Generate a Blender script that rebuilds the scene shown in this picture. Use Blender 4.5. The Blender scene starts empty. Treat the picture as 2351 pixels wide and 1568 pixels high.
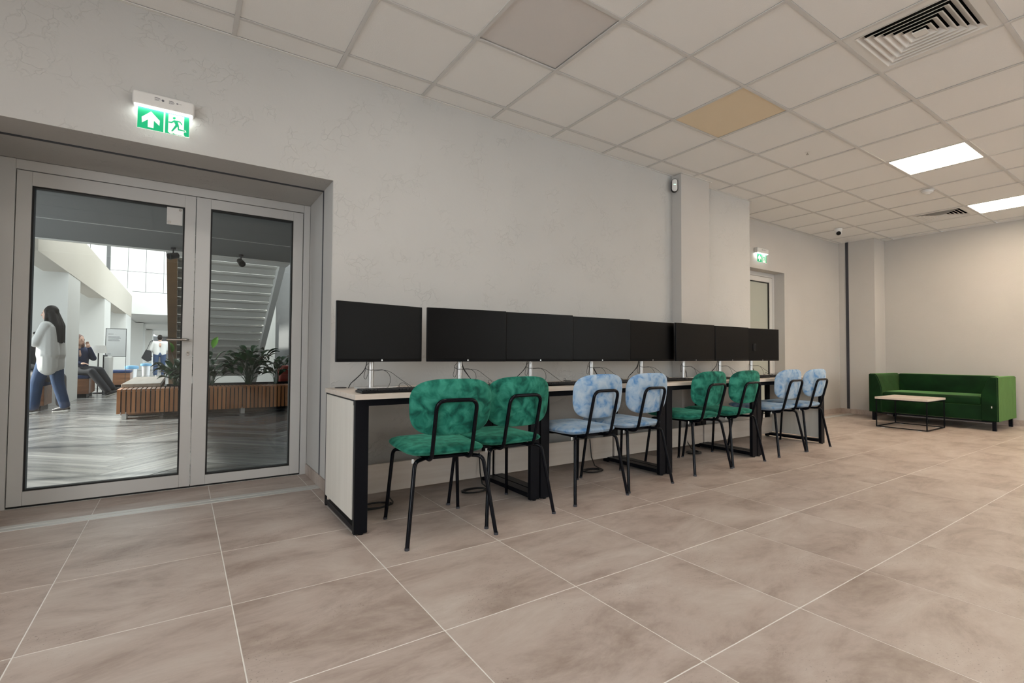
import bpy, bmesh, math, random
from mathutils import Vector, Matrix, Euler
random.seed(7)
PI = math.pi
SC = bpy.context.scene
COL = SC.collection
# ------------------------------------------------------------------ camera, world, lights, exposure
CAMH = 0.9568
FPX, YAW, PITCH, ROLL = 1131.78, 0.5902, 0.0276, 0.0063
cam_d = bpy.data.cameras.new('camera'); cam = bpy.data.objects.new('camera', cam_d); COL.objects.link(cam)
cam_d.sensor_width = 36.0; cam_d.lens = FPX / 2351 * 36.0; cam_d.clip_start = 0.05; cam_d.clip_end = 300
_w = Vector((math.cos(PITCH) * math.sin(YAW), math.cos(PITCH) * math.cos(YAW), math.sin(PITCH)))
_r = Vector((math.cos(YAW), -math.sin(YAW), 0)); _u = _r.cross(_w)
_r2 = _r * math.cos(ROLL) + _u * math.sin(ROLL); _u2 = -_r * math.sin(ROLL) + _u * math.cos(ROLL)
_m = Matrix((_r2, _u2, -_w)).transposed().to_4x4(); _m.translation = (0, 0, CAMH)
cam.matrix_world = _m
SC.camera = cam

wd = bpy.data.worlds.new('sky'); SC.world = wd; wd.use_nodes = True
wd.node_tree.nodes['Background'].inputs[0].default_value = (0.86, 0.93, 1.0, 1)
wd.node_tree.nodes['Background'].inputs[1].default_value = 3.2

def sun(name, direction, energy, color, angle):
    d = bpy.data.lights.new(name, 'SUN'); d.energy = energy; d.color = color; d.angle = angle
    o = bpy.data.objects.new(name, d); COL.objects.link(o)
    o.rotation_euler = Vector(direction).to_track_quat('-Z', 'Y').to_euler(); return o
def area(name, loc, direction, sx, sy, energy, color):
    d = bpy.data.lights.new(name, 'AREA'); d.shape = 'RECTANGLE'; d.size = sx; d.size_y = sy; d.energy = energy; d.color = color
    o = bpy.data.objects.new(name, d); COL.objects.link(o); o.location = loc
    o.rotation_euler = Vector(direction).to_track_quat('-Z', 'Y').to_euler(); return o
sun('sunlight', (0.86, -0.22, -0.46), 10.0, (1.0, 0.96, 0.9), math.radians(1.5))
# daylight entering the reading room by its window band in the wall behind the camera
area('window_daylight', (-3.38, -1.6, 1.62), (1, 0.0, -0.42), 4.5, 1.75, 135, (0.90, 0.95, 1.0))
area('window_daylight', (6.6, -4.46, 1.62), (0.0, 1, -0.2), 4.8, 1.75, 45, (1.0, 0.94, 0.84))
LED_STRENGTH = 14.0
LED_NEUTRAL = (1.0, 0.93, 0.85)
LED_COLOR = (1.0, 0.82, 0.62)
# area light put under the atrium ceiling, standing in for its skylight
area('atrium_skylight', (0.5, 17.5, 6.9), (0, 0, -1), 5.0, 13, 950, (0.95, 0.98, 1.0))
SC.view_settings.view_transform = 'Standard'; SC.view_settings.look = 'None'
SC.view_settings.gamma = 1.0; SC.view_settings.use_curve_mapping = False
SC.view_settings.exposure = 0.12
try:
    SC.cycles.max_bounces = 8; SC.cycles.diffuse_bounces = 4; SC.cycles.glossy_bounces = 4
    SC.cycles.transparent_max_bounces = 12; SC.cycles.transmission_bounces = 6
    SC.cycles.sample_clamp_indirect = 6.0; SC.cycles.caustics_reflective = False; SC.cycles.caustics_refractive = False
except Exception:
    pass

# ------------------------------------------------------------------ measured layout (metres)
HC = 2.926                       # ceiling
YA = 3.485                       # long wall with the desks
YJ = 3.755                       # expansion joint line
YD = 4.197                       # door frame face
YB = 3.93                        # recessed wall
XL, XD = -0.95, 0.847            # doorway sides
ZD = 2.151                       # doorway soffit
XE = 5.95                        # end of the long wall, start of the recess
XC, XF = 9.455, 9.86             # column face, far wall
YCOL = 3.40
XW0, YW0 = -3.4, -4.5            # left end and rear of the room
CG, CGX, CGY = 0.628, 0.2306, 3.2657
FT, FX, FY = 0.6, 0.7787, 2.7701

# ------------------------------------------------------------------ materials
def new_mat(name):
    m = bpy.data.materials.new(name); m.use_nodes = True
    return m, m.node_tree.nodes, m.node_tree.links, m.node_tree.nodes['Principled BSDF']
def plain(name, col, rough=0.5, metal=0.0, spec=0.5, bump=0.0, bscale=60, var=0.0, vscale=6, sheen=0.0, coat=0.0):
    m, N, L, b = new_mat(name)
    b.inputs['Base Color'].default_value = (*col, 1); b.inputs['Roughness'].default_value = rough
    b.inputs['Metallic'].default_value = metal; b.inputs['Specular IOR Level'].default_value = spec
    if sheen:
        b.inputs['Sheen Weight'].default_value = sheen; b.inputs['Sheen Roughness'].default_value = 0.4
    if coat: b.inputs['Coat Weight'].default_value = coat
    tc = N.new('ShaderNodeTexCoord')
    if var:
        n = N.new('ShaderNodeTexNoise'); n.inputs['Scale'].default_value = vscale; n.inputs['Detail'].default_value = 5
        L.new(tc.outputs['Object'], n.inputs['Vector'])
        mx = N.new('ShaderNodeMix'); mx.data_type = 'RGBA'
        mx.inputs[6].default_value = (*[c * (1 - var) for c in col], 1); mx.inputs[7].default_value = (*[min(1, c * (1 + var)) for c in col], 1)
        L.new(n.outputs['Fac'], mx.inputs[0]); L.new(mx.outputs[2], b.inputs['Base Color'])
    if bump:
        n = N.new('ShaderNodeTexNoise'); n.inputs['Scale'].default_value = bscale; n.inputs['Detail'].default_value = 6
        L.new(tc.outputs['Object'], n.inputs['Vector'])
        bp = N.new('ShaderNodeBump'); bp.inputs['Strength'].default_value = bump; bp.inputs['Distance'].default_value = 0.01
        L.new(n.outputs['Fac'], bp.inputs['Height']); L.new(bp.outputs['Normal'], b.inputs['Normal'])
    return m
def emit(name, col, s):
    m, N, L, b = new_mat(name)
    b.inputs['Base Color'].default_value = (*col, 1); b.inputs['Emission Color'].default_value = (*col, 1); b.inputs['Emission Strength'].default_value = s
    return m
def plaster(name, col, strength=0.35, scale=1.0):
    m, N, L, b = new_mat(name)
    b.inputs['Roughness'].default_value = 0.85; b.inputs['Specular IOR Level'].default_value = 0.25
    g = N.new('ShaderNodeNewGeometry')
    n0 = N.new('ShaderNodeTexNoise'); n0.inputs['Scale'].default_value = 1.7; n0.inputs['Detail'].default_value = 6
    L.new(g.outputs['Position'], n0.inputs['Vector'])
    mx = N.new('ShaderNodeMix'); mx.data_type = 'RGBA'
    mx.inputs[6].default_value = (*[c * 0.93 for c in col], 1); mx.inputs[7].default_value = (*[c * 1.05 for c in col], 1)
    L.new(n0.outputs['Fac'], mx.inputs[0]); L.new(mx.outputs[2], b.inputs['Base Color'])
    # trowel ridges: distorted voronoi edges broken up by noise
    wn = N.new('ShaderNodeTexNoise'); wn.inputs['Scale'].default_value = 7 * scale; wn.inputs['Detail'].default_value = 3
    L.new(g.outputs['Position'], wn.inputs['Vector'])
    va = N.new('ShaderNodeVectorMath'); va.operation = 'MULTIPLY_ADD'
    va.inputs[1].default_value = (0.22, 0.22, 0.22); L.new(wn.outputs['Color'], va.inputs[0]); L.new(g.outputs['Position'], va.inputs[2])
    v = N.new('ShaderNodeTexVoronoi'); v.feature = 'DISTANCE_TO_EDGE'; v.inputs['Scale'].default_value = 9 * scale
    L.new(va.outputs[0], v.inputs['Vector'])
    r = N.new('ShaderNodeMapRange'); r.inputs[1].default_value = 0.0; r.inputs[2].default_value = 0.05; r.inputs[3].default_value = 1.0; r.inputs[4].default_value = 0.0
    L.new(v.outputs['Distance'], r.inputs[0])
    n2 = N.new('ShaderNodeTexNoise'); n2.inputs['Scale'].default_value = 4.5 * scale; n2.inputs['Detail'].default_value = 2
    L.new(g.outputs['Position'], n2.inputs['Vector'])
    r2 = N.new('ShaderNodeMapRange'); r2.inputs[1].default_value = 0.5; r2.inputs[2].default_value = 0.62
    L.new(n2.outputs['Fac'], r2.inputs[0])
    mu = N.new('ShaderNodeMath'); mu.operation = 'MULTIPLY'; L.new(r.outputs[0], mu.inputs[0]); L.new(r2.outputs[0], mu.inputs[1])
    n3 = N.new('ShaderNodeTexNoise'); n3.inputs['Scale'].default_value = 28 * scale; n3.inputs['Detail'].default_value = 5
    L.new(g.outputs['Position'], n3.inputs['Vector'])
    ad = N.new('ShaderNodeMath'); ad.operation = 'MULTIPLY_ADD'; ad.inputs[1].default_value = 0.55
    L.new(n3.outputs['Fac'], ad.inputs[0]); L.new(mu.outputs[0], ad.inputs[2])
    bp = N.new('ShaderNodeBump'); bp.inputs['Strength'].default_value = strength; bp.inputs['Distance'].default_value = 0.006
    L.new(ad.outputs[0], bp.inputs['Height']); L.new(bp.outputs['Normal'], b.inputs['Normal'])
    return m
def stone_tile(name):
    m, N, L, b = new_mat(name)
    b.inputs['Roughness'].default_value = 0.42; b.inputs['Specular IOR Level'].default_value = 0.4
    g = N.new('ShaderNodeNewGeometry'); oi = N.new('ShaderNodeObjectInfo')
    cx = N.new('ShaderNodeCombineXYZ')
    mr = N.new('ShaderNodeMath'); mr.operation = 'MULTIPLY'; mr.inputs[1].default_value = 37.0; L.new(oi.outputs['Random'], mr.inputs[0])
    L.new(mr.outputs[0], cx.inputs[0]); L.new(mr.outputs[0], cx.inputs[2])
    ad = N.new('ShaderNodeVectorMath'); ad.operation = 'ADD'; L.new(g.outputs['Position'], ad.inputs[0]); L.new(cx.outputs[0], ad.inputs[1])
    mp = N.new('ShaderNodeMapping'); mp.inputs['Rotation'].default_value = (0, 0, math.radians(-28)); mp.inputs['Scale'].default_value = (1.3, 2.7, 1.3)
    L.new(ad.outputs[0], mp.inputs[0])
    n1 = N.new('ShaderNodeTexNoise'); n1.inputs['Scale'].default_value = 1.5; n1.inputs['Detail'].default_value = 10; n1.inputs['Roughness'].default_value = 0.70; n1.inputs['Distortion'].default_value = 0.35
    L.new(mp.outputs[0], n1.inputs['Vector'])
    cr = N.new('ShaderNodeValToRGB'); e = cr.color_ramp.elements
    e[0].position = 0.30; e[0].color = (0.27, 0.205, 0.170, 1)
    e[1].position = 0.74; e[1].color = (0.58, 0.515, 0.465, 1)
    k = cr.color_ramp.elements.new(0.5); k.color = (0.445, 0.37, 0.325, 1)
    L.new(n1.outputs['Fac'], cr.inputs[0])
    # small pits
    v = N.new('ShaderNodeTexNoise'); v.inputs['Scale'].default_value = 120; v.inputs['Detail'].default_value = 2
    L.new(g.outputs['Position'], v.inputs['Vector'])
    r = N.new('ShaderNodeMapRange'); r.inputs[1].default_value = 0.64; r.inputs[2].default_value = 0.70; r.inputs[3].default_value = 0.0; r.inputs[4].default_value = 0.65
    L.new(v.outputs['Fac'], r.inputs[0])
    n4 = N.new('ShaderNodeTexNoise'); n4.inputs['Scale'].default_value = 3.0; L.new(ad.outputs[0], n4.inputs['Vector'])
    r4 = N.new('ShaderNodeMapRange'); r4.inputs[1].default_value = 0.5; r4.inputs[2].default_value = 0.62; L.new(n4.outputs['Fac'], r4.inputs[0])
    mm = N.new('ShaderNodeMath'); mm.operation = 'MULTIPLY'; L.new(r.outputs[0], mm.inputs[0]); L.new(r4.outputs[0], mm.inputs[1])
    mx = N.new('ShaderNodeMix'); mx.data_type = 'RGBA'; mx.inputs[7].default_value = (0.12, 0.09, 0.075, 1)
    L.new(mm.outputs[0], mx.inputs[0]); L.new(cr.outputs[0], mx.inputs[6]); L.new(mx.outputs[2], b.inputs['Base Color'])
    bp = N.new('ShaderNodeBump'); bp.inputs['Strength'].default_value = 0.12; bp.inputs['Distance'].default_value = 0.003
    L.new(n1.outputs['Fac'], bp.inputs['Height']); L.new(bp.outputs['Normal'], b.inputs['Normal'])
    return m
def velvet(name, dark, mid, light, seed=0.0, scale=17, sheen=0.55, tint=None):
    m, N, L, b = new_mat(name)
    b.inputs['Roughness'].default_value = 0.75; b.inputs['Specular IOR Level'].default_value = 0.15
    b.inputs['Sheen Weight'].default_value = sheen; b.inputs['Sheen Roughness'].default_value = 0.35
    b.inputs['Sheen Tint'].default_value = (*(tint or light), 1)
    tc = N.new('ShaderNodeTexCoord'); oi = N.new('ShaderNodeObjectInfo')
    mr = N.new('ShaderNodeMath'); mr.operation = 'MULTIPLY_ADD'; mr.inputs[1].default_value = 23.0; mr.inputs[2].default_value = seed; L.new(oi.outputs['Random'], mr.inputs[0])
    ad = N.new('ShaderNodeVectorMath'); ad.operation = 'ADD'; L.new(tc.outputs['Object'], ad.inputs[0]); L.new(mr.outputs[0], ad.inputs[1])
    n1 = N.new('ShaderNodeTexNoise'); n1.inputs['Scale'].default_value = scale; n1.inputs['Detail'].default_value = 4; n1.inputs['Distortion'].default_value = 0.6
    L.new(ad.outputs[0], n1.inputs['Vector'])
    cr = N.new('ShaderNodeValToRGB'); e = cr.color_ramp.elements
    e[0].position = 0.34; e[0].color = (*dark, 1); e[1].position = 0.68; e[1].color = (*light, 1)
    k = cr.color_ramp.elements.new(0.47); k.color = (*mid, 1)
    L.new(n1.outputs['Fac'], cr.inputs[0]); L.new(cr.outputs[0], b.inputs['Base Color'])
    bp = N.new('ShaderNodeBump'); bp.inputs['Strength'].default_value = 0.35; bp.inputs['Distance'].default_value = 0.01
    L.new(n1.outputs['Fac'], bp.inputs['Height']); L.new(bp.outputs['Normal'], b.inputs['Normal'])
    return m
def wood(name, a, c, axis='X', scale=1.0, rough=0.5, rnd=0.0):
    m, N, L, b = new_mat(name)
    b.inputs['Roughness'].default_value = rough
    tc = N.new('ShaderNodeTexCoord'); oi = N.new('ShaderNodeObjectInfo')
    mr = N.new('ShaderNodeMath'); mr.operation = 'MULTIPLY'; mr.inputs[1].default_value = 19.0; L.new(oi.outputs['Random'], mr.inputs[0])
    ad = N.new('ShaderNodeVectorMath'); ad.operation = 'ADD'; L.new(tc.outputs['Object'], ad.inputs[0]); L.new(mr.outputs[0], ad.inputs[1])
    mp = N.new('ShaderNodeMapping'); s = [26 * scale] * 3; s['XYZ'.index(axis)] = 1.6 * scale; mp.inputs['Scale'].default_value = s
    L.new(ad.outputs[0], mp.inputs[0])
    n = N.new('ShaderNodeTexNoise'); n.inputs['Scale'].default_value = 1.0; n.inputs['Detail'].default_value = 6; L.new(mp.outputs[0], n.inputs['Vector'])
    mx = N.new('ShaderNodeMix'); mx.data_type = 'RGBA'; mx.inputs[6].default_value = (*a, 1); mx.inputs[7].default_value = (*c, 1)
    cr = N.new('ShaderNodeMapRange'); cr.inputs[1].default_value = 0.3; cr.inputs[2].default_value = 0.7; L.new(n.outputs['Fac'], cr.inputs[0])
    L.new(cr.outputs[0], mx.inputs[0])
    out = mx.outputs[2]
    if rnd:
        hs = N.new('ShaderNodeHueSaturation'); rr = N.new('ShaderNodeMapRange'); rr.inputs[3].default_value = 1 - rnd; rr.inputs[4].default_value = 1 + rnd
        L.new(oi.outputs['Random'], rr.inputs[0]); L.new(rr.outputs[0], hs.inputs['Value']); L.new(out, hs.inputs['Color']); out = hs.outputs[0]
    L.new(out, b.inputs['Base Color'])
    return m
def glass_pane(name, tint=(0.95, 0.975, 0.965), extra=0.0):
    m = bpy.data.materials.new(name); m.use_nodes = True; N = m.node_tree.nodes; L = m.node_tree.links; N.clear()
    o = N.new('ShaderNodeOutputMaterial'); t = N.new('ShaderNodeBsdfTransparent'); t.inputs[0].default_value = (*tint, 1)
    g = N.new('ShaderNodeBsdfGlossy'); g.inputs['Roughness'].default_value = 0.0; g.inputs['Color'].default_value = (1, 1, 1, 1)
    f = N.new('ShaderNodeFresnel'); f.inputs[0].default_value = 1.32
    ad = N.new('ShaderNodeMath'); ad.operation = 'ADD'; ad.inputs[1].default_value = extra; L.new(f.outputs[0], ad.inputs[0])
    mx = N.new('ShaderNodeMixShader'); L.new(ad.outputs[0], mx.inputs[0]); L.new(t.outputs[0], mx.inputs[1]); L.new(g.outputs[0], mx.inputs[2]); L.new(mx.outputs[0], o.inputs[0])
    return m

M = {}
M['wall'] = plaster('wall_plaster', (0.52, 0.513, 0.495), 0.45, 1.3)
M['wall_smooth'] = plaster('wall_plaster_fine', (0.52, 0.50, 0.475), 0.22, 1.6)
M['reveal'] = plaster('reveal_plaster', (0.56, 0.55, 0.53), 0.15, 1.5)
M['ctile'] = plain('ceiling_tile', (0.86, 0.855, 0.835), 0.9, bump=0.15, bscale=160, spec=0.1)
M['ctile_grey'] = plain('ceiling_light_unlit', (0.68, 0.65, 0.63), 0.5, bump=0.1, bscale=160)
M['ctile_yellow'] = plain('ceiling_tile_yellow', (0.80, 0.68, 0.50), 0.85, bump=0.15, bscale=160, spec=0.1)
M['cgrid'] = plain('ceiling_grid', (0.64, 0.63, 0.61), 0.55)
M['floor'] = stone_tile('floor_tile')
M['grout'] = plain('grout', (0.80, 0.78, 0.74), 0.85, bump=0.2, bscale=90)
M['alu'] = plain('aluminium_strip', (0.60, 0.60, 0.58), 0.4, 0.35, var=0.06)
M['rubber'] = plain('rubber_joint', (0.035, 0.036, 0.045), 0.6, var=0.1)
M['white_frame'] = plain('white_door_frame', (0.60, 0.595, 0.58), 0.4, var=0.02)
M['black'] = plain('black_powder_coat', (0.004, 0.0045, 0.007), 0.42, var=0.2, spec=0.12)
M['gasket'] = plain('black_gasket', (0.006, 0.006, 0.006), 0.6, var=0.1)
M['chair_metal'] = plain('chair_black_tube', (0.003, 0.0035, 0.006), 0.20, var=0.2, spec=0.14)
M['maple'] = wood('pale_laminate', (0.60, 0.52, 0.45), (0.68, 0.61, 0.54), 'X', 1.0, 0.45)
M['maple_v'] = wood('pale_laminate_side', (0.66, 0.63, 0.57), (0.72, 0.69, 0.63), 'Z', 1.0, 0.5)
M['green'] = velvet('green_velvet', (0.004, 0.060, 0.045), (0.012, 0.135, 0.095), (0.040, 0.250, 0.180), tint=(0.15, 0.6, 0.4))
M['blue'] = velvet('blue_velvet', (0.10, 0.24, 0.47), (0.27, 0.39, 0.54), (0.40, 0.49, 0.58), 5.0, tint=(0.7, 0.85, 1.0))
M['sofa'] = velvet('sofa_velvet', (0.002, 0.016, 0.004), (0.003, 0.022, 0.006), (0.005, 0.034, 0.008), 9.0, 4.0, 0.7, (0.45, 0.85, 0.28))
M['screen'] = plain('black_screen', (0.0025, 0.0022, 0.0022), 0.38, spec=0.12, var=0.05)
M['bezel'] = plain('black_plastic', (0.004, 0.004, 0.005), 0.4, var=0.1, spec=0.2)
M['silver'] = plain('silver_stand', (0.62, 0.61, 0.60), 0.32, 0.75, var=0.03)
M['steel'] = plain('brushed_steel', (0.50, 0.48, 0.45), 0.25, 1.0, var=0.05)
M['keys'] = plain('key_caps', (0.012, 0.012, 0.014), 0.45, var=0.3)
M['white_plastic'] = plain('white_plastic', (0.72, 0.71, 0.69), 0.4, var=0.02)
M['cable'] = plain('black_cable', (0.006, 0.006, 0.007), 0.4, var=0.1)
M['glass'] = glass_pane('door_glass')
M['frosted'] = plain('frosted_glass', (0.42, 0.44, 0.385), 0.25, var=0.03, vscale=2)
M['led'] = emit('led_panel', LED_COLOR, LED_STRENGTH * 2.0)
M['led_neutral'] = emit('led_panel_neutral', LED_NEUTRAL, LED_STRENGTH)
M['signwhite'] = emit('sign_lamp', (0.95, 1.0, 0.96), 10.0)
M['signpanel'] = emit('sign_white', (0.80, 0.82, 0.78), 0.55)
M['signgreen'] = emit('sign_green', (0.0, 0.30, 0.125), 0.85)
M['print'] = plain('grey_print', (0.12, 0.12, 0.14), 0.6, var=0.1)
M['vent_dark'] = plain('duct_inside', (0.006, 0.006, 0.006), 0.9, var=0.1)
M['vent'] = plain('vent_white', (0.78, 0.77, 0.74), 0.45, var=0.02)
M['whitetag'] = plain('white_tag', (0.75, 0.75, 0.73), 0.7, var=0.03)
# hall
M['hall_wall'] = plain('hall_wall', (0.66, 0.65, 0.61), 0.85, bump=0.15, bscale=20)
M['hall_white'] = plain('hall_white_panel', (0.74, 0.74, 0.71), 0.6, var=0.02)
M['hall_beige'] = plain('hall_beige_panel', (0.58, 0.53, 0.45), 0.6, var=0.05, vscale=1)
M['soffit'] = plain('grey_soffit', (0.12, 0.125, 0.125), 0.7, bump=0.1, bscale=30)
M['dark_wall'] = plain('dark_grey_wall', (0.10, 0.10, 0.10), 0.7, var=0.06)
M['plank'] = wood('grey_wood_plank', (0.13, 0.13, 0.133), (0.30, 0.295, 0.28), 'X', 0.7, 0.25, 0.35)
M['slat'] = wood('orange_brown_slat', (0.26, 0.085, 0.022), (0.44, 0.18, 0.060), 'Z', 0.8, 0.4, 0.25)
M['bench_brown'] = wood('brown_bench_board', (0.16, 0.065, 0.028), (0.26, 0.12, 0.055), 'X', 0.8, 0.4)
M['bench_top'] = wood('bench_top_board', (0.40, 0.30, 0.22), (0.52, 0.42, 0.33), 'Y', 0.8, 0.35)
M['navy'] = plain('navy_cushion', (0.012, 0.03, 0.10), 0.8, var=0.2)
M['leaf'] = plain('dark_glossy_leaf', (0.008, 0.055, 0.014), 0.3, var=0.5, vscale=9)
M['leaf_new'] = plain('light_leaf', (0.17, 0.42, 0.05), 0.35, var=0.2)
M['soil'] = plain('dark_soil', (0.012, 0.010, 0.008), 0.9, bump=0.6, bscale=50)
M['skin'] = plain('skin', (0.55, 0.34, 0.25), 0.55, var=0.05)
M['hair_dark'] = plain('dark_hair', (0.012, 0.009, 0.007), 0.6, var=0.4, vscale=40, spec=0.15)
M['hair_fair'] = plain('fair_hair', (0.16, 0.075, 0.05), 0.5, var=0.35, vscale=40)
M['cloth_white'] = plain('white_cloth', (0.66, 0.65, 0.62), 0.85, bump=0.4, bscale=14)
M['cloth_black'] = plain('black_cloth', (0.010, 0.011, 0.015), 0.85, bump=0.4, bscale=14)
M['cloth_navy'] = plain('navy_cloth', (0.012, 0.02, 0.06), 0.85, bump=0.4, bscale=14)
M['denim'] = plain('blue_denim', (0.022, 0.052, 0.12), 0.85, bump=0.4, bscale=25, var=0.35, vscale=8)
M['grey_cloth'] = plain('grey_cloth', (0.14, 0.13, 0.125), 0.85, bump=0.4, bscale=14)
M['shoe_black'] = plain('black_shoe', (0.012, 0.012, 0.014), 0.5, var=0.2)
M['shoe_white'] = plain('white_shoe', (0.62, 0.60, 0.56), 0.6, var=0.1)
M['blue_bucket'] = plain('light_blue_metal', (0.12, 0.30, 0.48), 0.4, var=0.1)
M['pink'] = plain('red_cushion', (0.30, 0.035, 0.02), 0.7, var=0.2)
M['board'] = plain('poster_paper', (0.70, 0.71, 0.70), 0.6, var=0.02)
M['brown'] = plain('brown_stringer', (0.20, 0.115, 0.05), 0.5, var=0.3, vscale=5)
M['shade'] = plain('lamp_shade', (0.62, 0.60, 0.56), 0.8, var=0.03)
M['foliage'] = plain('tree_crown', (0.07, 0.09, 0.05), 0.9, var=0.6, vscale=3)

# ------------------------------------------------------------------ mesh helpers
def box(bm, lo, hi, bev=0.0, seg=2, mat=None):
    t = bmesh.new(); bmesh.ops.create_cube(t, size=1.0)
    for v in t.verts:
        v.co = Vector([(lo[i] + hi[i]) / 2 + v.co[i] * (hi[i] - lo[i]) for i in range(3)])
    if bev > 0:
        bmesh.ops.bevel(t, geom=t.edges[:], offset=bev, segments=seg, affect='EDGES', profile=0.5)
    if mat is not None: bmesh.ops.transform(t, matrix=mat, verts=t.verts[:])
    merge(bm, t)
def merge(bm, t):
    me = bpy.data.meshes.new('tmp'); t.to_mesh(me); t.free(); bm.from_mesh(me); bpy.data.meshes.remove(me)
def fillet(pts, r, n=5):
    pts = [Vector(p) for p in pts]; out = [pts[0]]
    for i in range(1, len(pts) - 1):
        a, b, c = pts[i - 1], pts[i], pts[i + 1]
        d1 = (a - b); d2 = (c - b); rr = min(r, d1.length * 0.49, d2.length * 0.49)
        p0 = b + d1.normalized() * rr; p2 = b + d2.normalized() * rr
        for k in range(n + 1):
            t = k / n; out.append(p0 * (1 - t) ** 2 + b * 2 * t * (1 - t) + p2 * t * t)
    out.append(pts[-1]); return out
def tube(bm, pts, r, seg=10, r2=None, cap=True):
    pts = [Vector(p) for p in pts]; n = len(pts); rings = []
    up = None
    for i, p in enumerate(pts):
        d = (pts[min(i + 1, n - 1)] - pts[max(i - 1, 0)]).normalized()
        if up is None:
            up = Vector((0, 0, 1)) if abs(d.z) < 0.9 else Vector((1, 0, 0))
        x = up.cross(d)
        if x.length < 1e-5: x = Vector((0, 1, 0)).cross(d)
        x.normalize(); y = d.cross(x).normalized(); up = y
        rr = r if r2 is None else r + (r2 - r) * i / (n - 1)
        rings.append([bm.verts.new(p + x * math.cos(2 * PI * k / seg) * rr + y * math.sin(2 * PI * k / seg) * rr) for k in range(seg)])
    for a, b in zip(rings, rings[1:]):
        for k in range(seg): bm.faces.new((a[k], a[(k + 1) % seg], b[(k + 1) % seg], b[k]))
    if cap:
        bm.faces.new(rings[0][::-1]); bm.faces.new(rings[-1])
def lathe(bm, prof, seg=24, c=(0, 0, 0)):
    rings = []
    for r, z in prof:
        rings.append([bm.verts.new((c[0] + r * math.cos(2 * PI * k / seg), c[1] + r * math.sin(2 * PI * k / seg), c[2] + z)) for k in range(seg)] if r > 1e-6 else [bm.verts.new((c[0], c[1], c[2] + z))])
    for a, b in zip(rings, rings[1:]):
        for k in range(seg):
            k2 = (k + 1) % seg
            if len(a) == 1 and len(b) == 1: continue
            if len(a) == 1: bm.faces.new((a[0], b[k2], b[k]))
            elif len(b) == 1: bm.faces.new((a[k], a[k2], b[0]))
            else: bm.faces.new((a[k], a[k2], b[k2], b[k]))
def prism(bm, poly, f0, f1):
    """poly: list of 2D; f0/f1 map (u,v)->3D for the two ends"""
    a = [bm.verts.new(f0(u, v)) for u, v in poly]; b = [bm.verts.new(f1(u, v)) for u, v in poly]; n = len(poly)
    bm.faces.new(a[::-1]); bm.faces.new(b)
    for k in range(n): bm.faces.new((a[k], a[(k + 1) % n], b[(k + 1) % n], b[k]))
def rrect(w0, w1, h, r, n=7):
    """rounded outline, bottom half width w0, top half width w1, half height h; counter-clockwise"""
    out = []
    for cx, cy, a0 in ((w1 - r, h - r, 0), (-(w1 - r), h - r, PI / 2), (-(w0 - r), -(h - r), PI), (w0 - r, -(h - r), 3 * PI / 2)):
        for k in range(n + 1):
            a = a0 + (PI / 2) * k / n; out.append((cx + r * math.cos(a), cy + r * math.sin(a)))
    # resample long edges
    res = []
    for i, p in enumerate(out):
        q = out[(i + 1) % len(out)]; d = math.hypot(q[0] - p[0], q[1] - p[1]); m = max(1, int(d / 0.03))
        for k in range(m): res.append((p[0] + (q[0] - p[0]) * k / m, p[1] + (q[1] - p[1]) * k / m))
    return res
def superell(a, h, n=3.2, N=64, taper=0.0):
    out = []
    for k in range(N):
        t = 2 * PI * k / N; c, s_ = math.cos(t), math.sin(t)
        x = a * math.copysign(abs(c) ** (2 / n), c); y = h * math.copysign(abs(s_) ** (2 / n), s_)
        out.append((x * (1 + taper * y / h), y))
    return out
def pad(bm, outline, T, place, power=5.0):
    """puffed cushion; place(u, v, t) -> 3D, t runs from -T/2 to T/2"""
    S = [1.0, 0.985, 0.95, 0.88, 0.75, 0.55, 0.3, 0.1]
    top = []; bot = []
    for s in S:
        t = T / 2 * math.sqrt(max(0, 1 - s ** power))
        a = [bm.verts.new(place(u * s, v * s, t)) for u, v in outline]; top.append(a)
        bot.append(a if s == 1.0 else [bm.verts.new(place(u * s, v * s, -t)) for u, v in outline])
    n = len(outline)
    for A, sg in ((top, 1), (bot, -1)):
        for a, b in zip(A, A[1:]):
            for k in range(n):
                f = (a[k], a[(k + 1) % n], b[(k + 1) % n], b[k]); bm.faces.new(f if sg > 0 else f[::-1])
        c = bm.verts.new(place(0, 0, sg * T / 2)); a = A[-1]
        for k in range(n):
            f = (a[k], a[(k + 1) % n], c); bm.faces.new(f if sg > 0 else f[::-1])
def mesh_of(bm, name, m, smooth=True):
    bmesh.ops.recalc_face_normals(bm, faces=bm.faces[:])
    me = bpy.data.meshes.new(name); bm.to_mesh(me); bm.free()
    if m is not None: me.materials.append(M[m] if isinstance(m, str) else m)
    if smooth:
        me.polygons.foreach_set('use_smooth', [True] * len(me.polygons))
        try: me.set_sharp_from_angle(angle=math.radians(38))
        except Exception: pass
    me.update(); return me
def link(name, me, parent=None, loc=(0, 0, 0), rot=(0, 0, 0)):
    o = bpy.data.objects.new(name, me); COL.objects.link(o); o.location = loc; o.rotation_euler = rot
    if parent: o.parent = parent
    return o
def obj(name, bm, m, parent=None, loc=(0, 0, 0), rot=(0, 0, 0), smooth=True):
    return link(name, mesh_of(bm, name, m, smooth), parent, loc, rot)
def tag(o, label, cat, group=None, kind=None):
    if label: o['label'] = label
    if cat: o['category'] = cat
    if group: o['group'] = group
    if kind: o['kind'] = kind
    return o
def thing(name, label, cat, loc=(0, 0, 0), rz=0.0, group=None):
    o = bpy.data.objects.new(name, None); COL.objects.link(o); o.location = loc; o.rotation_euler = (0, 0, rz); o.empty_display_size = 0.1
    return tag(o, label, cat, group)
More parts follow.
